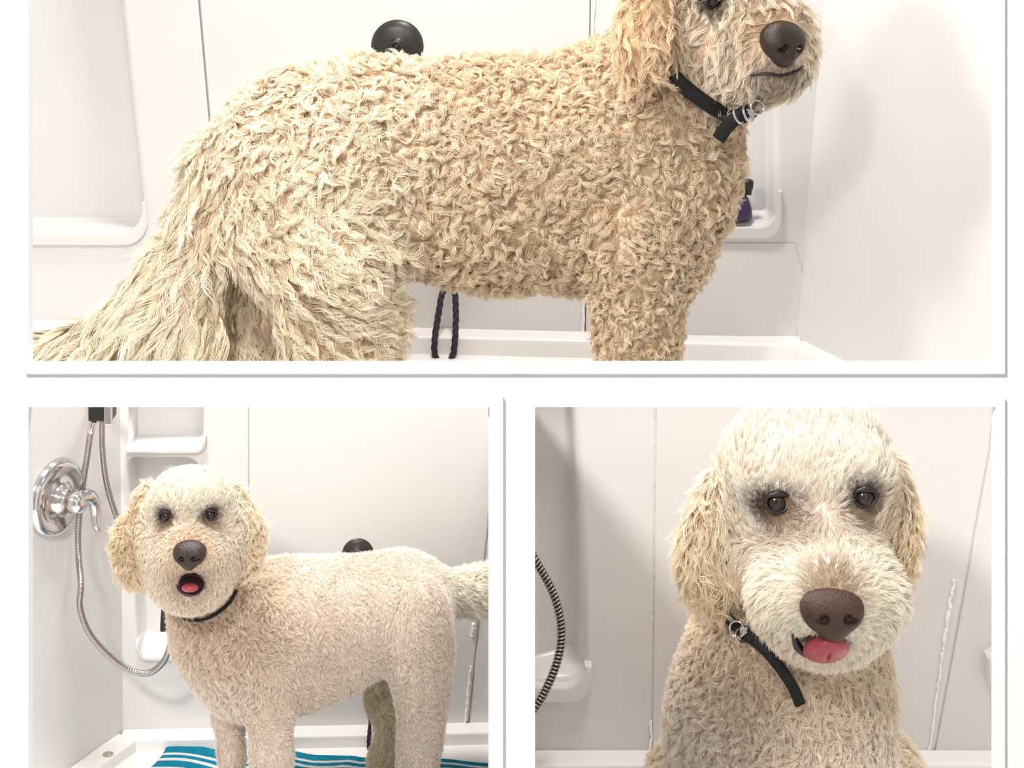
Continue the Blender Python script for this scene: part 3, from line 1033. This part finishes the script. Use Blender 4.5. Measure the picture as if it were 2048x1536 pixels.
def eye(parent, body, px, py, y0, y1, r_px, look, sink=0.35):
    c = body.surf(px, py, y0, y1)
    s_ = c[1] / F
    r = r_px * s_
    look = np.array(look, float) / np.linalg.norm(look)
    c = c + (CAMP - c) / np.linalg.norm(CAMP - c) * (-sink * r)
    e = link('eye', lathe([(r * math.sin(a), r * math.cos(a)) for a in np.linspace(0, math.pi, 17)], c, look, 24), 'eye', parent)
    link('iris', lathe([(r * 1.015 * math.sin(a), r * 1.015 * math.cos(a)) for a in np.linspace(0.26, 0.60, 6)], c, look, 24), 'iris', e)
    # lids: a dark rim of skin hugging the ball
    ax = Vector(look)
    up = np.array([0, 0, 1.0]); sd = unit(np.cross(look, up)); up = np.cross(sd, look)
    pts = [c + look * r * 0.55 + sd * r * 1.02 * math.cos(a) + up * r * 0.80 * math.sin(a) for a in np.linspace(0, 2 * math.pi, 28)]
    link('eyelid', tube(np.array(pts), r * 0.17, 8), 'lip', e)
    hood = [c + look * r * (0.62 + 0.22 * math.sin(a)) + sd * r * 1.06 * math.cos(a) + up * r * (0.30 + 0.48 * math.sin(a)) for a in np.linspace(0.05, math.pi - 0.05, 18)]
    link('upper_lid', tube(np.array(hood), np.interp(np.linspace(0, 1, 18), [0, .5, 1], [r * .12, r * .34, r * .12]), 8), 'lip', e)
    return c

def nose_mesh(c, w, h, d, look, roll=0.0):
    """dog's nose leather: broad rounded top, two nostrils, a groove; c = centre, sizes in metres"""
    b = Body(0.16 * w)
    look = unit(np.array(look, float))
    up = np.array([0, 0, 1.0]); sd = unit(np.cross(look, up)); up = np.cross(sd, look)
    cr, sr = math.cos(roll), math.sin(roll)
    sd, up = sd * cr + up * sr, up * cr - sd * sr
    R = np.stack([sd, look, up], 1)
    def e(x, y, z, rx, ry, rz, cut=False):
        p = Prim('ell', 'nose', c=c + sd * x * w + look * y * d + up * z * h, r=np.array([rx * w, ry * d, rz * h]), R=R)
        (b.cuts if cut else b.prims).append(p)
    e(0, 0, .10, .50, .50, .36)
    e(0, .10, -.12, .34, .46, .40)
    e(-.26, .08, -.02, .23, .42, .30)
    e(.26, .08, -.02, .23, .42, .30)
    e(0, .05, -.36, .16, .36, .18)
    e(-.20, .55, -.10, .085, .24, .10, True)
    e(.19, .55, -.10, .075, .24, .10, True)
    e(-.31, .50, -.13, .09, .20, .045, True)
    e(.29, .52, -.13, .07, .16, .04, True)
    e(0, .66, -.30, .014, .16, .24, True)
    me, _, _ = sdf_mesh(b, w / 34)
    return me

def dog_object(name, body, h, label, base):
    me, V, Q = sdf_mesh(body, h)
    o = link(name, me, 'skin', label=label, cat='dog')
    rebase(o, tuple(base))
    return o, V, Q

def not_hidden(V):
    return V

# ------------------------------------------------------------------ the curly dog before its clip (far stall)
Y = 3.28
px = Y / F
d1 = Body(0.055)
BACK = (-1, 0, -0.25); DOWN = (-.2, 0, -1)
d1.ell('body', 1235, 340, Y, 215, 238, 165)
d1.ell('body', 1010, 346, Y, 300, 222, 168)
d1.ell('back', 745, 312, Y, 250, 186, 160)
d1.ell('rump', 590, 345, Y, 155, 190, 150)
d1.ell('chest', 1378, 312, Y - .03, 90, 122, 110)
d1.ell('chest', 1312, 425, Y - .06, 92, 130, 120)
# near and far hind legs: thigh, shank, hock, paw
d1.ell('thigh', 640, 440, Y - .085, 172, 175, 90, roll=-12)
d1.cone('thigh', (655, 520, Y - .10, 128), (676, 640, Y - .10, 100), (668, 730, Y - .10, 84))
d1.cone('shank', (668, 730, Y - .10, 84), (628, 780, Y - .10, 60), (608, 812, Y - .10, 50), (628, 864, Y - .10, 46), (680, 884, Y - .115, 46))
d1.cone('thigh_far', (570, 560, Y + .10, 110), (540, 680, Y + .10, 85))
d1.cone('thigh_far', (540, 680, Y + .10, 85), (500, 725, Y + .10, 58), (488, 755, Y + .10, 48), (502, 802, Y + .10, 42), (545, 815, Y + .085, 43))
# front legs
d1.ell('shoulder', 1300, 430, Y - .09, 120, 170, 75, roll=10)
d1.cone('foreleg', (1285, 520, Y - .10, 84), (1274, 620, Y - .10, 60), (1270, 700, Y - .10, 56), (1268, 790, Y - .10, 54), (1272, 862, Y - .10, 52), (1308, 879, Y - .12, 53))
d1.cone('foreleg', (1290, 540, Y + .09, 85), (1280, 680, Y + .09, 58), (1280, 790, Y + .09, 48), (1312, 810, Y + .08, 49))
# neck, head
d1.cone('neck', (1265, 240, Y - .01, 160), (1350, 160, Y - .05, 128), (1390, 60, Y - .07, 122))
d1.ell('skull', 1420, -40, Y - .10, 140, 120, 120, roll=-10)
d1.ell('cheek', 1425, 85, Y - .13, 95, 100, 85)
d1.ell('muzzle', 1485, 55, Y - .155, 118, 88, 88, roll=8, yaw=28)
d1.ell('muzzle', 1545, 80, Y - .195, 74, 74, 80)
d1.ell('jaw', 1470, 140, Y - .15, 82, 62, 72, roll=-24)
d1.ell('jaw', 1545, 135, Y - .185, 60, 42, 55, roll=-10)
d1.ell('ear', 1296, 10, Y - .215, 46, 120, 26, roll=-3, k=.02)
d1.ell('ear', 1292, 88, Y - .242, 54, 78, 30, roll=4, k=.03)
# tail
d1.cone('tail', (462, 300, Y, 40), (434, 395, Y - .02, 38), (402, 490, Y - .04, 46), (352, 590, Y - .05, 68), (238, 690, Y - .05, 56), (30, 718, Y - .04, 26))
base1 = P(980, 900, Y); base1[2] = UF
dog1, V1, Q1 = dog_object('dog', d1, 0.0075, 'shaggy curly cream dog seen from the side, before clipping', base1)

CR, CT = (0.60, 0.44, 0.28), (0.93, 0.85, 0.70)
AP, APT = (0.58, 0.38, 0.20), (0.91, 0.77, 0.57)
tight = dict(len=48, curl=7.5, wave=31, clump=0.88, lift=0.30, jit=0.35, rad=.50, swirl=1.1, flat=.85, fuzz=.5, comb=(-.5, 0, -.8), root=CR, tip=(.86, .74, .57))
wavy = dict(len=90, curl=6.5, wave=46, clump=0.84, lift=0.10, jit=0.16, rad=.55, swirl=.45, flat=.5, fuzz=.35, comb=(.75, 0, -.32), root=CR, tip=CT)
style1 = {
    'body': tight,
    'back': dict(tight, len=52, curl=8.5, wave=38, lift=.36, tip=CT),
    'chest': dict(tight, len=46, comb=(.2, 0, -1)),
    'rump': dict(wavy, len=66, curl=9, wave=44, comb=(-.3, 0, -1), jit=.25, lift=.2, swirl=1.0),
    'thigh': dict(wavy, comb=(.8, 0, -.45)),
    'thigh_far': dict(wavy, len=60, comb=(.3, 0, -1)),
    'shank': dict(tight, len=38, comb=(.2, 0, -1)),
    'shoulder': dict(tight, len=44, comb=(.1, 0, -1)),
    'foreleg': dict(tight, len=32, curl=6, wave=22, comb=(.1, 0, -1), lift=.42),
    'neck': dict(tight, len=38, comb=(-.2, 0, -1)),
    'skull': dict(len=40, curl=4, wave=50, clump=.6, lift=.4, jit=.3, comb=(-.3, -.2, -.4), root=CR, tip=CT),
    'cheek': dict(len=66, curl=4, wave=60, clump=.80, lift=.16, jit=.16, swirl=.3, flat=.6, fuzz=.4, comb=(-.15, -.1, -1), root=(.72, .60, .47), tip=(.96, .92, .84)),
    'muzzle': dict(len=46, curl=3, wave=60, clump=.66, lift=.22, jit=.16, fuzz=.5, comb=(-.3, .2, -1), root=(.68, .53, .38), tip=(.95, .88, .76)),
    'jaw': dict(len=44, curl=4, wave=44, clump=.66, lift=.25, jit=.3, comb=(-.15, 0, -1), root=CR, tip=(.93, .86, .74)),
    'ear': dict(len=58, curl=6, wave=44, clump=.84, lift=.08, jit=.14, swirl=.3, flat=.6, fuzz=.4, comb=(-.08, -.1, -1), root=AP, tip=APT),
    'tail': dict(len=165, curl=9, wave=95, clump=.80, lift=.06, jit=.10, swirl=.3, flat=.6, fuzz=.3, comb=(-.38, -.05, -1), root=CR, tip=(.95, .89, .75), rad=.7),
}
n1 = d1.surf(1572, 84, Y - .45, Y + .1)
look1 = (0.62, -1.0, -0.10)
e1a = d1.surf(1424, 4, Y - .45, Y + .1)
spots1 = [
    dict(c=n1, r=0.060, len=.45, away=1.2),
    dict(c=n1, r=0.042, bald=.95),
    dict(c=n1 + np.array([-.02, 0, .03]), r=.060, color=(.55, .36, .20), tipc=(.78, .60, .42), mix=.65),
    dict(c=e1a, r=.030, len=.3, color=(.06, .035, .02), mix=.95),
    dict(c=d1.surf(1560, 150, Y - .45, Y + .1), r=.045, color=(.30, .22, .17), mix=.7, len=.6),
    dict(c=P(1255, 60, Y - .26), r=.10, color=(.60, .40, .22), tipc=(.88, .70, .48), mix=.6),
    dict(c=P(1335, 150, Y - .2), r=.07, color=(.60, .42, .26), mix=.4),
]
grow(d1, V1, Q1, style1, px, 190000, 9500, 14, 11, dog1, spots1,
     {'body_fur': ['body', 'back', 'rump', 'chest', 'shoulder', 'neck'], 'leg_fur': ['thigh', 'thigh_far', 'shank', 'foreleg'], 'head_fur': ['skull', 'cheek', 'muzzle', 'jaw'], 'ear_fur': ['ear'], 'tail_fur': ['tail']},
     density=lambda c, n: np.where(n[:, 1] < 0.35, 1.0, 0.35) * np.where(c[:, 0] < -.5, 1.5, 1.0))
nn = link('nose', nose_mesh(n1 + np.array([-.006, .014, 0]), 88 * px, 84 * px, 62 * px, look1, 0.05), 'nose', dog1)
eye(dog1, d1, 1424, 2, Y - .45, Y + .1, 19, (0.5, -1, -.1))
lp = catmull([d1.surf(x, y, Y - .5, Y + .1) + np.array([0, -.008, 0]) for x, y in ((1500, 150), (1530, 146), (1560, 150), (1590, 142), (1606, 130))], 6)
link('lip', tube(lp, np.interp(np.linspace(0, 1, len(lp)), [0, .3, .7, 1], [.001, .003, .0035, .001]), 8), 'lip', dog1)

def strap(name, pts, w, t, m, parent, n=8, **kw):
    p = catmull(pts, n)
    return link(name, tube(p, 1.0, 12, flat=(w, t)), m, parent, **kw)

# collar: strap round the neck with buckle, rings and hanging strap end
def ring(parent, c, r, wire, nrm, name='ring', m='chrome'):
    prof = [(r + wire * math.cos(a), wire * math.sin(a)) for a in np.linspace(0, 2 * math.pi, 11)]
    return link(name, lathe(prof, c, nrm, 24), m, parent)
def on(b, x, y, o, y0, y1):
    q = b.surf(x, y, y0, y1)
    return q + unit(CAMP - q) * o
o1 = .034
cl = [on(d1, x, y, o1, Y - .5, Y + .2) for x, y in ((1345, 150), (1372, 176), (1402, 199), (1434, 220), (1462, 234))]
cl += [P(1492, 230, Y - .215), P(1510, 214, Y - .18), P(1515, 190, Y - .08)]
col1 = strap('collar', cl, 14 * px, 4.5 * px, 'leather', dog1)
tl = [P(1492, 222, Y - .235), P(1470, 238, Y - .232), P(1452, 256, Y - .225), P(1437, 278, Y - .215)]
strap('strap_end', tl, 13 * px, 4 * px, 'leather', col1)
for (x, y, r, yy) in ((1476, 228, 17, -.238), (1496, 226, 18, -.236)):
    ring(col1, P(x, y, Y + yy), r * px, 2.4 * px, (0.85, -.5, .35), 'keeper_ring')
ring(col1, P(1514, 214, Y - .225), 13 * px, 2.6 * px, (.3, -1, .2), 'buckle_ring')
link('buckle', boxm(P(1500, 230, Y - .228) - np.array([8, 4, 12]) * px, P(1500, 230, Y - .228) + np.array([8, 4, 12]) * px, 3 * px), 'chrome', col1)

# ------------------------------------------------------------------ the clipped dog standing (left stall)
Y2 = 2.47
q2 = Y2 / F
d2 = Body(0.038)
d2.ell('skull', 382, 1036, 2.36, 90, 84, 78)
d2.ell('cheek', 380, 1095, 2.35, 90, 84, 72)
d2.ell('cheek', 382, 1160, 2.35, 72, 58, 60)
d2.ell('brow', 382, 985, 2.325, 68, 42, 44)
d2.ell('muzzle', 378, 1118, 2.302, 60, 48, 52)
d2.ell('muzzle', 378, 1108, 2.278, 42, 30, 36)
d2.ell('jaw', 381, 1178, 2.302, 44, 36, 44)
d2.ell('ear', 287, 1030, 2.375, 24, 70, 18, roll=16, k=.012)
d2.ell('ear', 264, 1100, 2.370, 32, 58, 18, roll=-4, k=.02)
d2.ell('ear', 284, 1140, 2.368, 26, 24, 16, k=.02)
d2.ell('ear', 478, 1030, 2.375, 20, 66, 18, roll=-14, k=.012)
d2.ell('ear', 498, 1090, 2.372, 24, 62, 18, roll=4, k=.02)
d2.cone('neck', (408, 1160, 2.42, 66), (452, 1232, 2.45, 94), (505, 1270, 2.49, 115))
d2.ell('chest', 474, 1285, 2.455, 106, 115, 95, roll=-10)
d2.ell('chest', 505, 1345, 2.475, 82, 78, 88)
d2.ell('body', 590, 1268, 2.51, 142, 146, 112, yaw=-14)
d2.ell('body', 725, 1226, 2.54, 165, 106, 106, yaw=-12)
d2.ell('rump', 812, 1212, 2.56, 86, 100, 98)
d2.ell('body', 670, 1292, 2.53, 100, 80, 78, roll=-18)
d2.cone('foreleg', (536, 1345, 2.44, 58), (542, 1420, 2.43, 43), (543, 1510, 2.43, 38), (544, 1600, 2.43, 33), (546, 1655, 2.43, 31), (540, 1674, 2.405, 33), k=.014)
d2.cone('foreleg', (458, 1375, 2.49, 42), (458, 1430, 2.488, 29), (463, 1510, 2.488, 22), (465, 1580, 2.488, 21), (464, 1612, 2.488, 21), (456, 1622, 2.468, 26), k=.014)
d2.ell('thigh', 838, 1270, 2.49, 62, 112, 58, roll=4, k=.018)
d2.cone('thigh', (846, 1320, 2.50, 50), (846, 1390, 2.50, 38), (842, 1450, 2.505, 29))
d2.cone('shank', (842, 1450, 2.505, 29), (838, 1500, 2.51, 27), (832, 1570, 2.505, 27), (818, 1612, 2.48, 32))
d2.cone('shank_far', (778, 1330, 2.60, 48), (780, 1400, 2.61, 32), (796, 1450, 2.62, 23), (794, 1492, 2.625, 21), (766, 1523, 2.61, 26))
d2.cone('tail', (870, 1180, 2.59, 24), (925, 1184, 2.60, 22), (965, 1180, 2.60, 26), (1015, 1178, 2.60, 26))
base2 = P(640, 1600, 2.48); base2[2] = LF
# the open mouth
mo = d2.surf(380, 1168, 2.1, 2.5)
d2.cuts.append(Prim('ell', 'mouth', c=mo + np.array([0, .0, .001]), r=np.array([19, 30, 19]) * q2, R=np.eye(3)))
dog2, V2, Q2 = dog_object('dog', d2, 0.0048, 'clipped cream dog standing on the teal towel with its mouth open', base2)
PK = (.62, .47, .36); PKT = (.82, .72, .62)
W2 = (.86, .80, .70)
short = dict(len=11, curl=.5, wave=24, clump=.10, lift=.5, jit=.16, rad=.32, swirl=.8, fuzz=2.4, comb=(.4, 0, -1), root=(.60, .46, .37), tip=(.95, .89, .81))
style2 = {
    'body': short, 'rump': dict(short, root=(.68, .57, .48), tip=(.96, .92, .86)), 'chest': dict(short, len=15, curl=1.8, clump=.4), 'neck': dict(short, len=16, curl=2.0, clump=.42, tip=(.90, .80, .68)),
    'foreleg': dict(short, len=9), 'thigh': short, 'shank': dict(short, len=10), 'shank_far': dict(short, len=15, root=(.50, .38, .24), tip=(.82, .72, .55)),
    'skull': dict(len=12, curl=.4, wave=30, clump=.12, fuzz=1.6, lift=.6, jit=.3, rad=.40, comb=(0, .2, 1), root=(.76, .68, .57), tip=(.96, .93, .85)),
    'brow': dict(len=10, curl=.4, wave=30, clump=.12, fuzz=1.6, lift=.45, jit=.25, rad=.40, comb=(0, 0, 1), root=(.76, .68, .57), tip=(.96, .93, .85)),
    'cheek': dict(len=14, curl=.8, wave=30, clump=.38, lift=.4, jit=.3, rad=.40, comb=(0, 0, -1), root=(.70, .58, .47), tip=(.95, .89, .80)),
    'muzzle': dict(len=11, curl=.5, wave=30, clump=.35, lift=.3, jit=.25, rad=.38, comb=(0, .4, -1), root=(.64, .51, .38), tip=(.92, .83, .68)),
    'jaw': dict(len=11, curl=.8, wave=24, clump=.4, lift=.3, jit=.3, rad=.38, comb=(0, .2, -1), root=(.62, .50, .39), tip=(.90, .82, .70)),
    'ear': dict(len=30, curl=4, wave=28, clump=.84, lift=.25, jit=.45, rad=.45, comb=(0, -.1, -1), root=(.64, .46, .29), tip=(.94, .84, .67)),
    'tail': dict(len=34, curl=2, wave=40, clump=.55, lift=.25, jit=.3, rad=.5, comb=(1, 0, -.1), root=(.84, .78, .66), tip=(.97, .95, .87)),
}
n2 = d2.surf(378, 1110, 2.1, 2.5)
eL, eR = d2.surf(332, 1031, 2.1, 2.5), d2.surf(420, 1028, 2.1, 2.5)
DK = dict(edge=.36, color=(.055, .026, .013), tipc=(.085, .042, .022))
spots2 = [
    dict(c=n2, r=.0175, bald=.95), dict(c=n2, r=.032, away=1.5, len=.6),
    dict(c=n2 + np.array([0, 0, .012]), r=.030, color=(.46, .28, .17), tipc=(.60, .41, .27), mix=.7),
    dict(c=eL + np.array([0, 0, -.004]), r=.0158, len=.2, away=2, mix=1, **DK), dict(c=eR + np.array([0, 0, -.004]), r=.0158, len=.2, away=2, mix=1, **DK),
    dict(c=eL + np.array([0.004, 0, -.024]), r=.020, color=(.55, .40, .30), mix=.5), dict(c=eR + np.array([-.004, 0, -.024]), r=.020, color=(.55, .40, .30), mix=.5),
    dict(c=eL, r=.0085, bald=.9), dict(c=eR, r=.0085, bald=.9),
    dict(c=mo, r=.0172, bald=.95), dict(c=mo, r=.030, len=.5, color=(.30, .20, .15), mix=.6),
    dict(c=P(470, 1235, 2.40), r=.07, color=(.50, .35, .23), tipc=(.84, .71, .55), mix=.6), dict(c=P(590, 1330, 2.42), r=.09, color=(.50, .36, .26), tipc=(.88, .77, .66), mix=.4),
    dict(c=P(255, 1060, 2.36), r=.06, color=(.62, .43, .25), tipc=(.90, .76, .55), mix=.5),
]
grow(d2, V2, Q2, style2, q2, 210000, 30000, 6, 21, dog2, spots2,
     {'body_fur2': ['body', 'rump', 'chest', 'neck'], 'leg_fur2': ['foreleg', 'thigh', 'shank', 'shank_far'], 'head_fur2': ['skull', 'brow', 'cheek', 'muzzle', 'jaw'], 'ear_fur2': ['ear'], 'tail_fur2': ['tail']},
     density=lambda c, n: np.where(n[:, 1] < 0.35, 1.0, 0.4) * np.where(c[:, 1] < 2.42, 1.3, 1.0))
link('nose', nose_mesh(n2 + np.array([0, .006, 0]), 58 * q2, 50 * q2, 40 * q2, (-.02, -1, .12)), 'nose', dog2)
eye(dog2, d2, 332, 1031, 2.1, 2.5, 11.5, (-.05, -1, .15))
eye(dog2, d2, 420, 1028, 2.1, 2.5, 11.5, (.05, -1, .15))
m_ = link('mouth', lathe([(0, -9 * q2), (14 * q2, -9 * q2), (20 * q2, -4 * q2), (22.5 * q2, 1.0 * q2), (21.5 * q2, 1.6 * q2), (19 * q2, -1 * q2), (12 * q2, -6 * q2), (0, -8 * q2)], mo + np.array([0, .004, -.001]), (0, -1, .1), 28), 'lip', dog2)
for v in m_.data.vertices:                                         # a flat upper edge, a rounded lower lip
    dz = v.co.z - mo[2]
    v.co.z = mo[2] + dz * (0.62 if dz > 0 else 1.0)
    v.co.x = mo[0] + (v.co.x - mo[0]) * 1.18
tb = Body(.004)
tb.prims.append(Prim('ell', 't', c=mo + np.array([0, .001, -.0055]), r=np.array([16, 18, 8]) * q2, R=np.array(Matrix.Rotation(math.radians(-18), 3, 'X'))))
tb.cuts.append(Prim('ell', 't', c=mo + np.array([0, -.006, .004]), r=np.array([2, 22, 4]) * q2, R=np.array(Matrix.Rotation(math.radians(-18), 3, 'X'))))
link('tongue', sdf_mesh(tb, .0009)[0], 'tongue', dog2)
cl2 = [on(d2, x, y, .009, 2.1, 2.7) for x, y in ((352, 1226), (362, 1233), (376, 1239), (402, 1240), (432, 1228), (458, 1206), (474, 1180))]
col2 = strap('collar', cl2, 3.2 * q2, 1.8 * q2, 'leather', dog2)

# ------------------------------------------------------------------ the clipped dog close up (right stall)
Y3 = 1.42
q3 = Y3 / F
d3 = Body(0.030)
d3.ell('skull', 1612, 945, 1.43, 160, 148, 128)
d3.ell('skull', 1612, 1020, 1.42, 160, 120, 120)
d3.ell('brow', 1560, 950, 1.383, 62, 44, 34, roll=-8)
d3.ell('brow', 1715, 945, 1.383, 58, 42, 34, roll=8)
d3.ell('cheek', 1610, 1110, 1.41, 142, 110, 105)
d3.ell('muzzle', 1648, 1090, 1.375, 66, 95, 60, roll=-8)
d3.ell('muzzle', 1652, 1180, 1.352, 128, 84, 88)
d3.ell('muzzle', 1600, 1215, 1.345, 78, 66, 70)
d3.ell('muzzle', 1722, 1205, 1.345, 74, 66, 70)
d3.ell('muzzle', 1667, 1190, 1.322, 62, 46, 50)
d3.ell('jaw', 1650, 1265, 1.362, 82, 52, 64)
d3.ell('ear', 1436, 1020, 1.425, 42, 92, 30, roll=14, k=.012)
d3.ell('ear', 1410, 1105, 1.418, 44, 86, 30, roll=6, k=.015)
d3.ell('ear', 1432, 1162, 1.414, 34, 38, 26, k=.015)
d3.ell('ear', 1790, 1000, 1.43, 22, 95, 34, roll=-10, k=.010)
d3.ell('ear', 1796, 1085, 1.425, 20, 86, 34, roll=6, k=.012)
d3.cone('neck', (1600, 1180, 1.455, 135), (1575, 1330, 1.475, 178), (1560, 1420, 1.48, 190))
d3.ell('chest', 1556, 1440, 1.465, 204, 160, 165)
d3.ell('chest', 1560, 1560, 1.465, 208, 190, 165)
d3.ell('body', 1575, 1560, 1.56, 210, 230, 240)
d3.ell('thigh', 1786, 1580, 1.60, 58, 95, 130)
d3.ell('thigh', 1360, 1610, 1.59, 70, 110, 130)
d3.cone('foreleg', (1470, 1600, 1.43, 85), (1470, 1720, 1.42, 68), (1472, 1830, 1.415, 60), (1474, 1900, 1.412, 56), (1468, 1926, 1.395, 58))
d3.cone('foreleg', (1650, 1600, 1.43, 85), (1650, 1720, 1.42, 68), (1648, 1830, 1.415, 60), (1648, 1900, 1.412, 56), (1654, 1926, 1.395, 58))
d3.cone('thigh', (1790, 1680, 1.57, 70), (1800, 1740, 1.52, 48), (1795, 1800, 1.49, 46))
d3.cone('thigh', (1350, 1700, 1.57, 70), (1335, 1745, 1.52, 48), (1335, 1800, 1.49, 46))
base3 = P(1560, 1700, 1.46); base3[2] = RF
mo3 = d3.surf(1648, 1292, 1.1, 1.6)
d3.cuts.append(Prim('ell', 'mouth', c=mo3 + np.array([0, .002, .004]), r=np.array([44, 50, 16]) * q3, R=np.eye(3)))
dog3, V3, Q3 = dog_object('dog', d3, 0.0042, 'clipped cream dog close up, facing forward with its tongue out', base3)
shortc = dict(len=30, curl=3.0, wave=36, clump=.45, lift=.40, jit=.4, rad=.5, swirl=.8, comb=(0, 0, -1), root=(.68, .56, .47), tip=(.95, .89, .82))
face = dict(len=26, curl=1.0, wave=60, clump=.14, lift=.42, jit=.14, rad=.40, fuzz=1.2, swirl=.25, comb=(0, 0, 1), root=(.78, .70, .60), tip=(.97, .94, .88))
style3 = {
    'body': shortc, 'chest': shortc, 'neck': dict(shortc, tip=(.91, .81, .66)), 'foreleg': shortc, 'thigh': dict(shortc, tip=(.93, .86, .70)),
    'skull': dict(face, len=26, lift=.6), 'brow': dict(face, comb=(0, -.2, 1)),
    'cheek': dict(face, len=30, comb=(0, 0, -1), lift=.35, tip=(.96, .91, .84)),
    'muzzle': dict(face, len=32, comb=(0, .5, -1), lift=.32, tip=(.97, .92, .82), clump=.42),
    'jaw': dict(face, len=26, comb=(0, .2, -1), tip=(.94, .88, .77)),
    'ear': dict(len=70, curl=7, wave=60, clump=.84, lift=.12, jit=.22, rad=.5, swirl=.5, flat=.7, fuzz=.4, comb=(-.05, -.1, -1), root=(.66, .49, .32), tip=(.95, .86, .70)),
}
n3 = d3.surf(1667, 1228, 1.1, 1.6)
eL3, eR3 = d3.surf(1552, 1003, 1.1, 1.6), d3.surf(1727, 993, 1.1, 1.6)
spots3 = [
    dict(c=n3, r=.0190, bald=.95), dict(c=n3, r=.045, away=1.8, len=.7, lift=.25),
    dict(c=n3 + np.array([-.001, 0, .022]), r=.026, color=(.30, .20, .12), tipc=(.50, .36, .22), mix=.8, len=.7),
    dict(c=eL3 + np.array([-.001, 0, -.0055]), r=.0195, len=.16, away=2.5, mix=1, s=(1.15, 1, .85), **DK), dict(c=eR3 + np.array([0, 0, -.005]), r=.0178, len=.16, away=2.5, mix=1, s=(.95, 1, 1.05), **DK),
    dict(c=eL3 + np.array([.02, 0, -.022]), r=.026, color=(.55, .40, .30), mix=.55), dict(c=eR3 + np.array([-.012, 0, -.022]), r=.022, color=(.58, .44, .34), mix=.45),
    dict(c=eL3, r=.0105, bald=.9), dict(c=eR3, r=.0098, bald=.9),
    dict(c=mo3 + np.array([0, 0, .001]), r=.021, bald=.95, s=(1.0, 1, .5)), dict(c=mo3, r=.028, len=.6),
    dict(c=P(1410, 1130, 1.40), r=.05, color=(.62, .43, .25), tipc=(.90, .76, .55), mix=.4),
    dict(c=P(1800, 1080, 1.40), r=.05, color=(.60, .42, .25), tipc=(.88, .74, .53), mix=.5),
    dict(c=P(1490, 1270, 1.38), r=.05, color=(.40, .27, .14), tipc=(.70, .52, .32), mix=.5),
]
grow(d3, V3, Q3, style3, q3, 220000, 22000, 8, 31, dog3, spots3,
     {'body_fur3': ['body', 'chest', 'neck'], 'leg_fur3': ['foreleg', 'thigh'], 'head_fur3': ['skull', 'brow', 'cheek', 'muzzle', 'jaw'], 'ear_fur3': ['ear']},
     density=lambda c, n: np.where(n[:, 1] < 0.35, 1.0, 0.35) * np.where(c[:, 2] < 0.70, .5, 1.0))
link('nose', nose_mesh(n3 + np.array([0, .007, 0]), 112 * q3, 92 * q3, 72 * q3, (.03, -1, .20)), 'nose_brown', dog3)
eye(dog3, d3, 1552, 1003, 1.1, 1.6, 23, (.06, -1, .2))
eye(dog3, d3, 1727, 993, 1.1, 1.6, 22, (.06, -1, .2))
tb = Body(.004)
R_ = np.array(Matrix.Rotation(math.radians(-38), 3, 'X'))
tb.prims.append(Prim('ell', 't', c=mo3 + np.array([.001, -.002, -.002]), r=np.array([42, 56, 20]) * q3, R=R_))
tb.cuts.append(Prim('ell', 't', c=mo3 + np.array([.001, -.016, -.001]), r=np.array([3, 34, 7]) * q3, R=R_))
link('tongue', sdf_mesh(tb, .0010)[0], 'tongue', dog3)
lipp = [on(d3, x, y, .002, 1.1, 1.6) for x, y in ((1586, 1268), (1594, 1290), (1606, 1304), (1626, 1316))]
lp = catmull(lipp, 6)
link('lip', tube(lp, np.interp(np.linspace(0, 1, len(lp)), [0, .4, 1], [.0015, .0038, .002]), 8), 'lip', dog3)
cl3 = [on(d3, x, y, .013, 1.1, 1.6) for x, y in ((1440, 1215), (1464, 1244), (1490, 1268), (1520, 1286), (1560, 1300))]
col3 = strap('collar', cl3, 11 * q3, 4 * q3, 'leather', dog3)
tl3 = [on(d3, x, y, o, 1.1, 1.6) for x, y, o in ((1506, 1278, .020), (1535, 1305, .020), (1562, 1338, .019), (1586, 1375, .018), (1601, 1410, .017))]
strap('strap_end', tl3, 11 * q3, 3.4 * q3, 'leather', col3)
bc3 = on(d3, 1474, 1258, .022, 1.1, 1.6)
ring(col3, bc3, 15 * q3, 2.2 * q3, (-.5, -1, .2), 'tag_ring')
ring(col3, bc3 + np.array([.003, -.002, -.005]), 13 * q3, 2.0 * q3, (.7, -1, .6), 'tag_ring')
link('buckle', boxm(bc3 + np.array([6, -2, -16]) * q3, bc3 + np.array([26, 6, 6]) * q3, 3 * q3), 'chrome', col3)
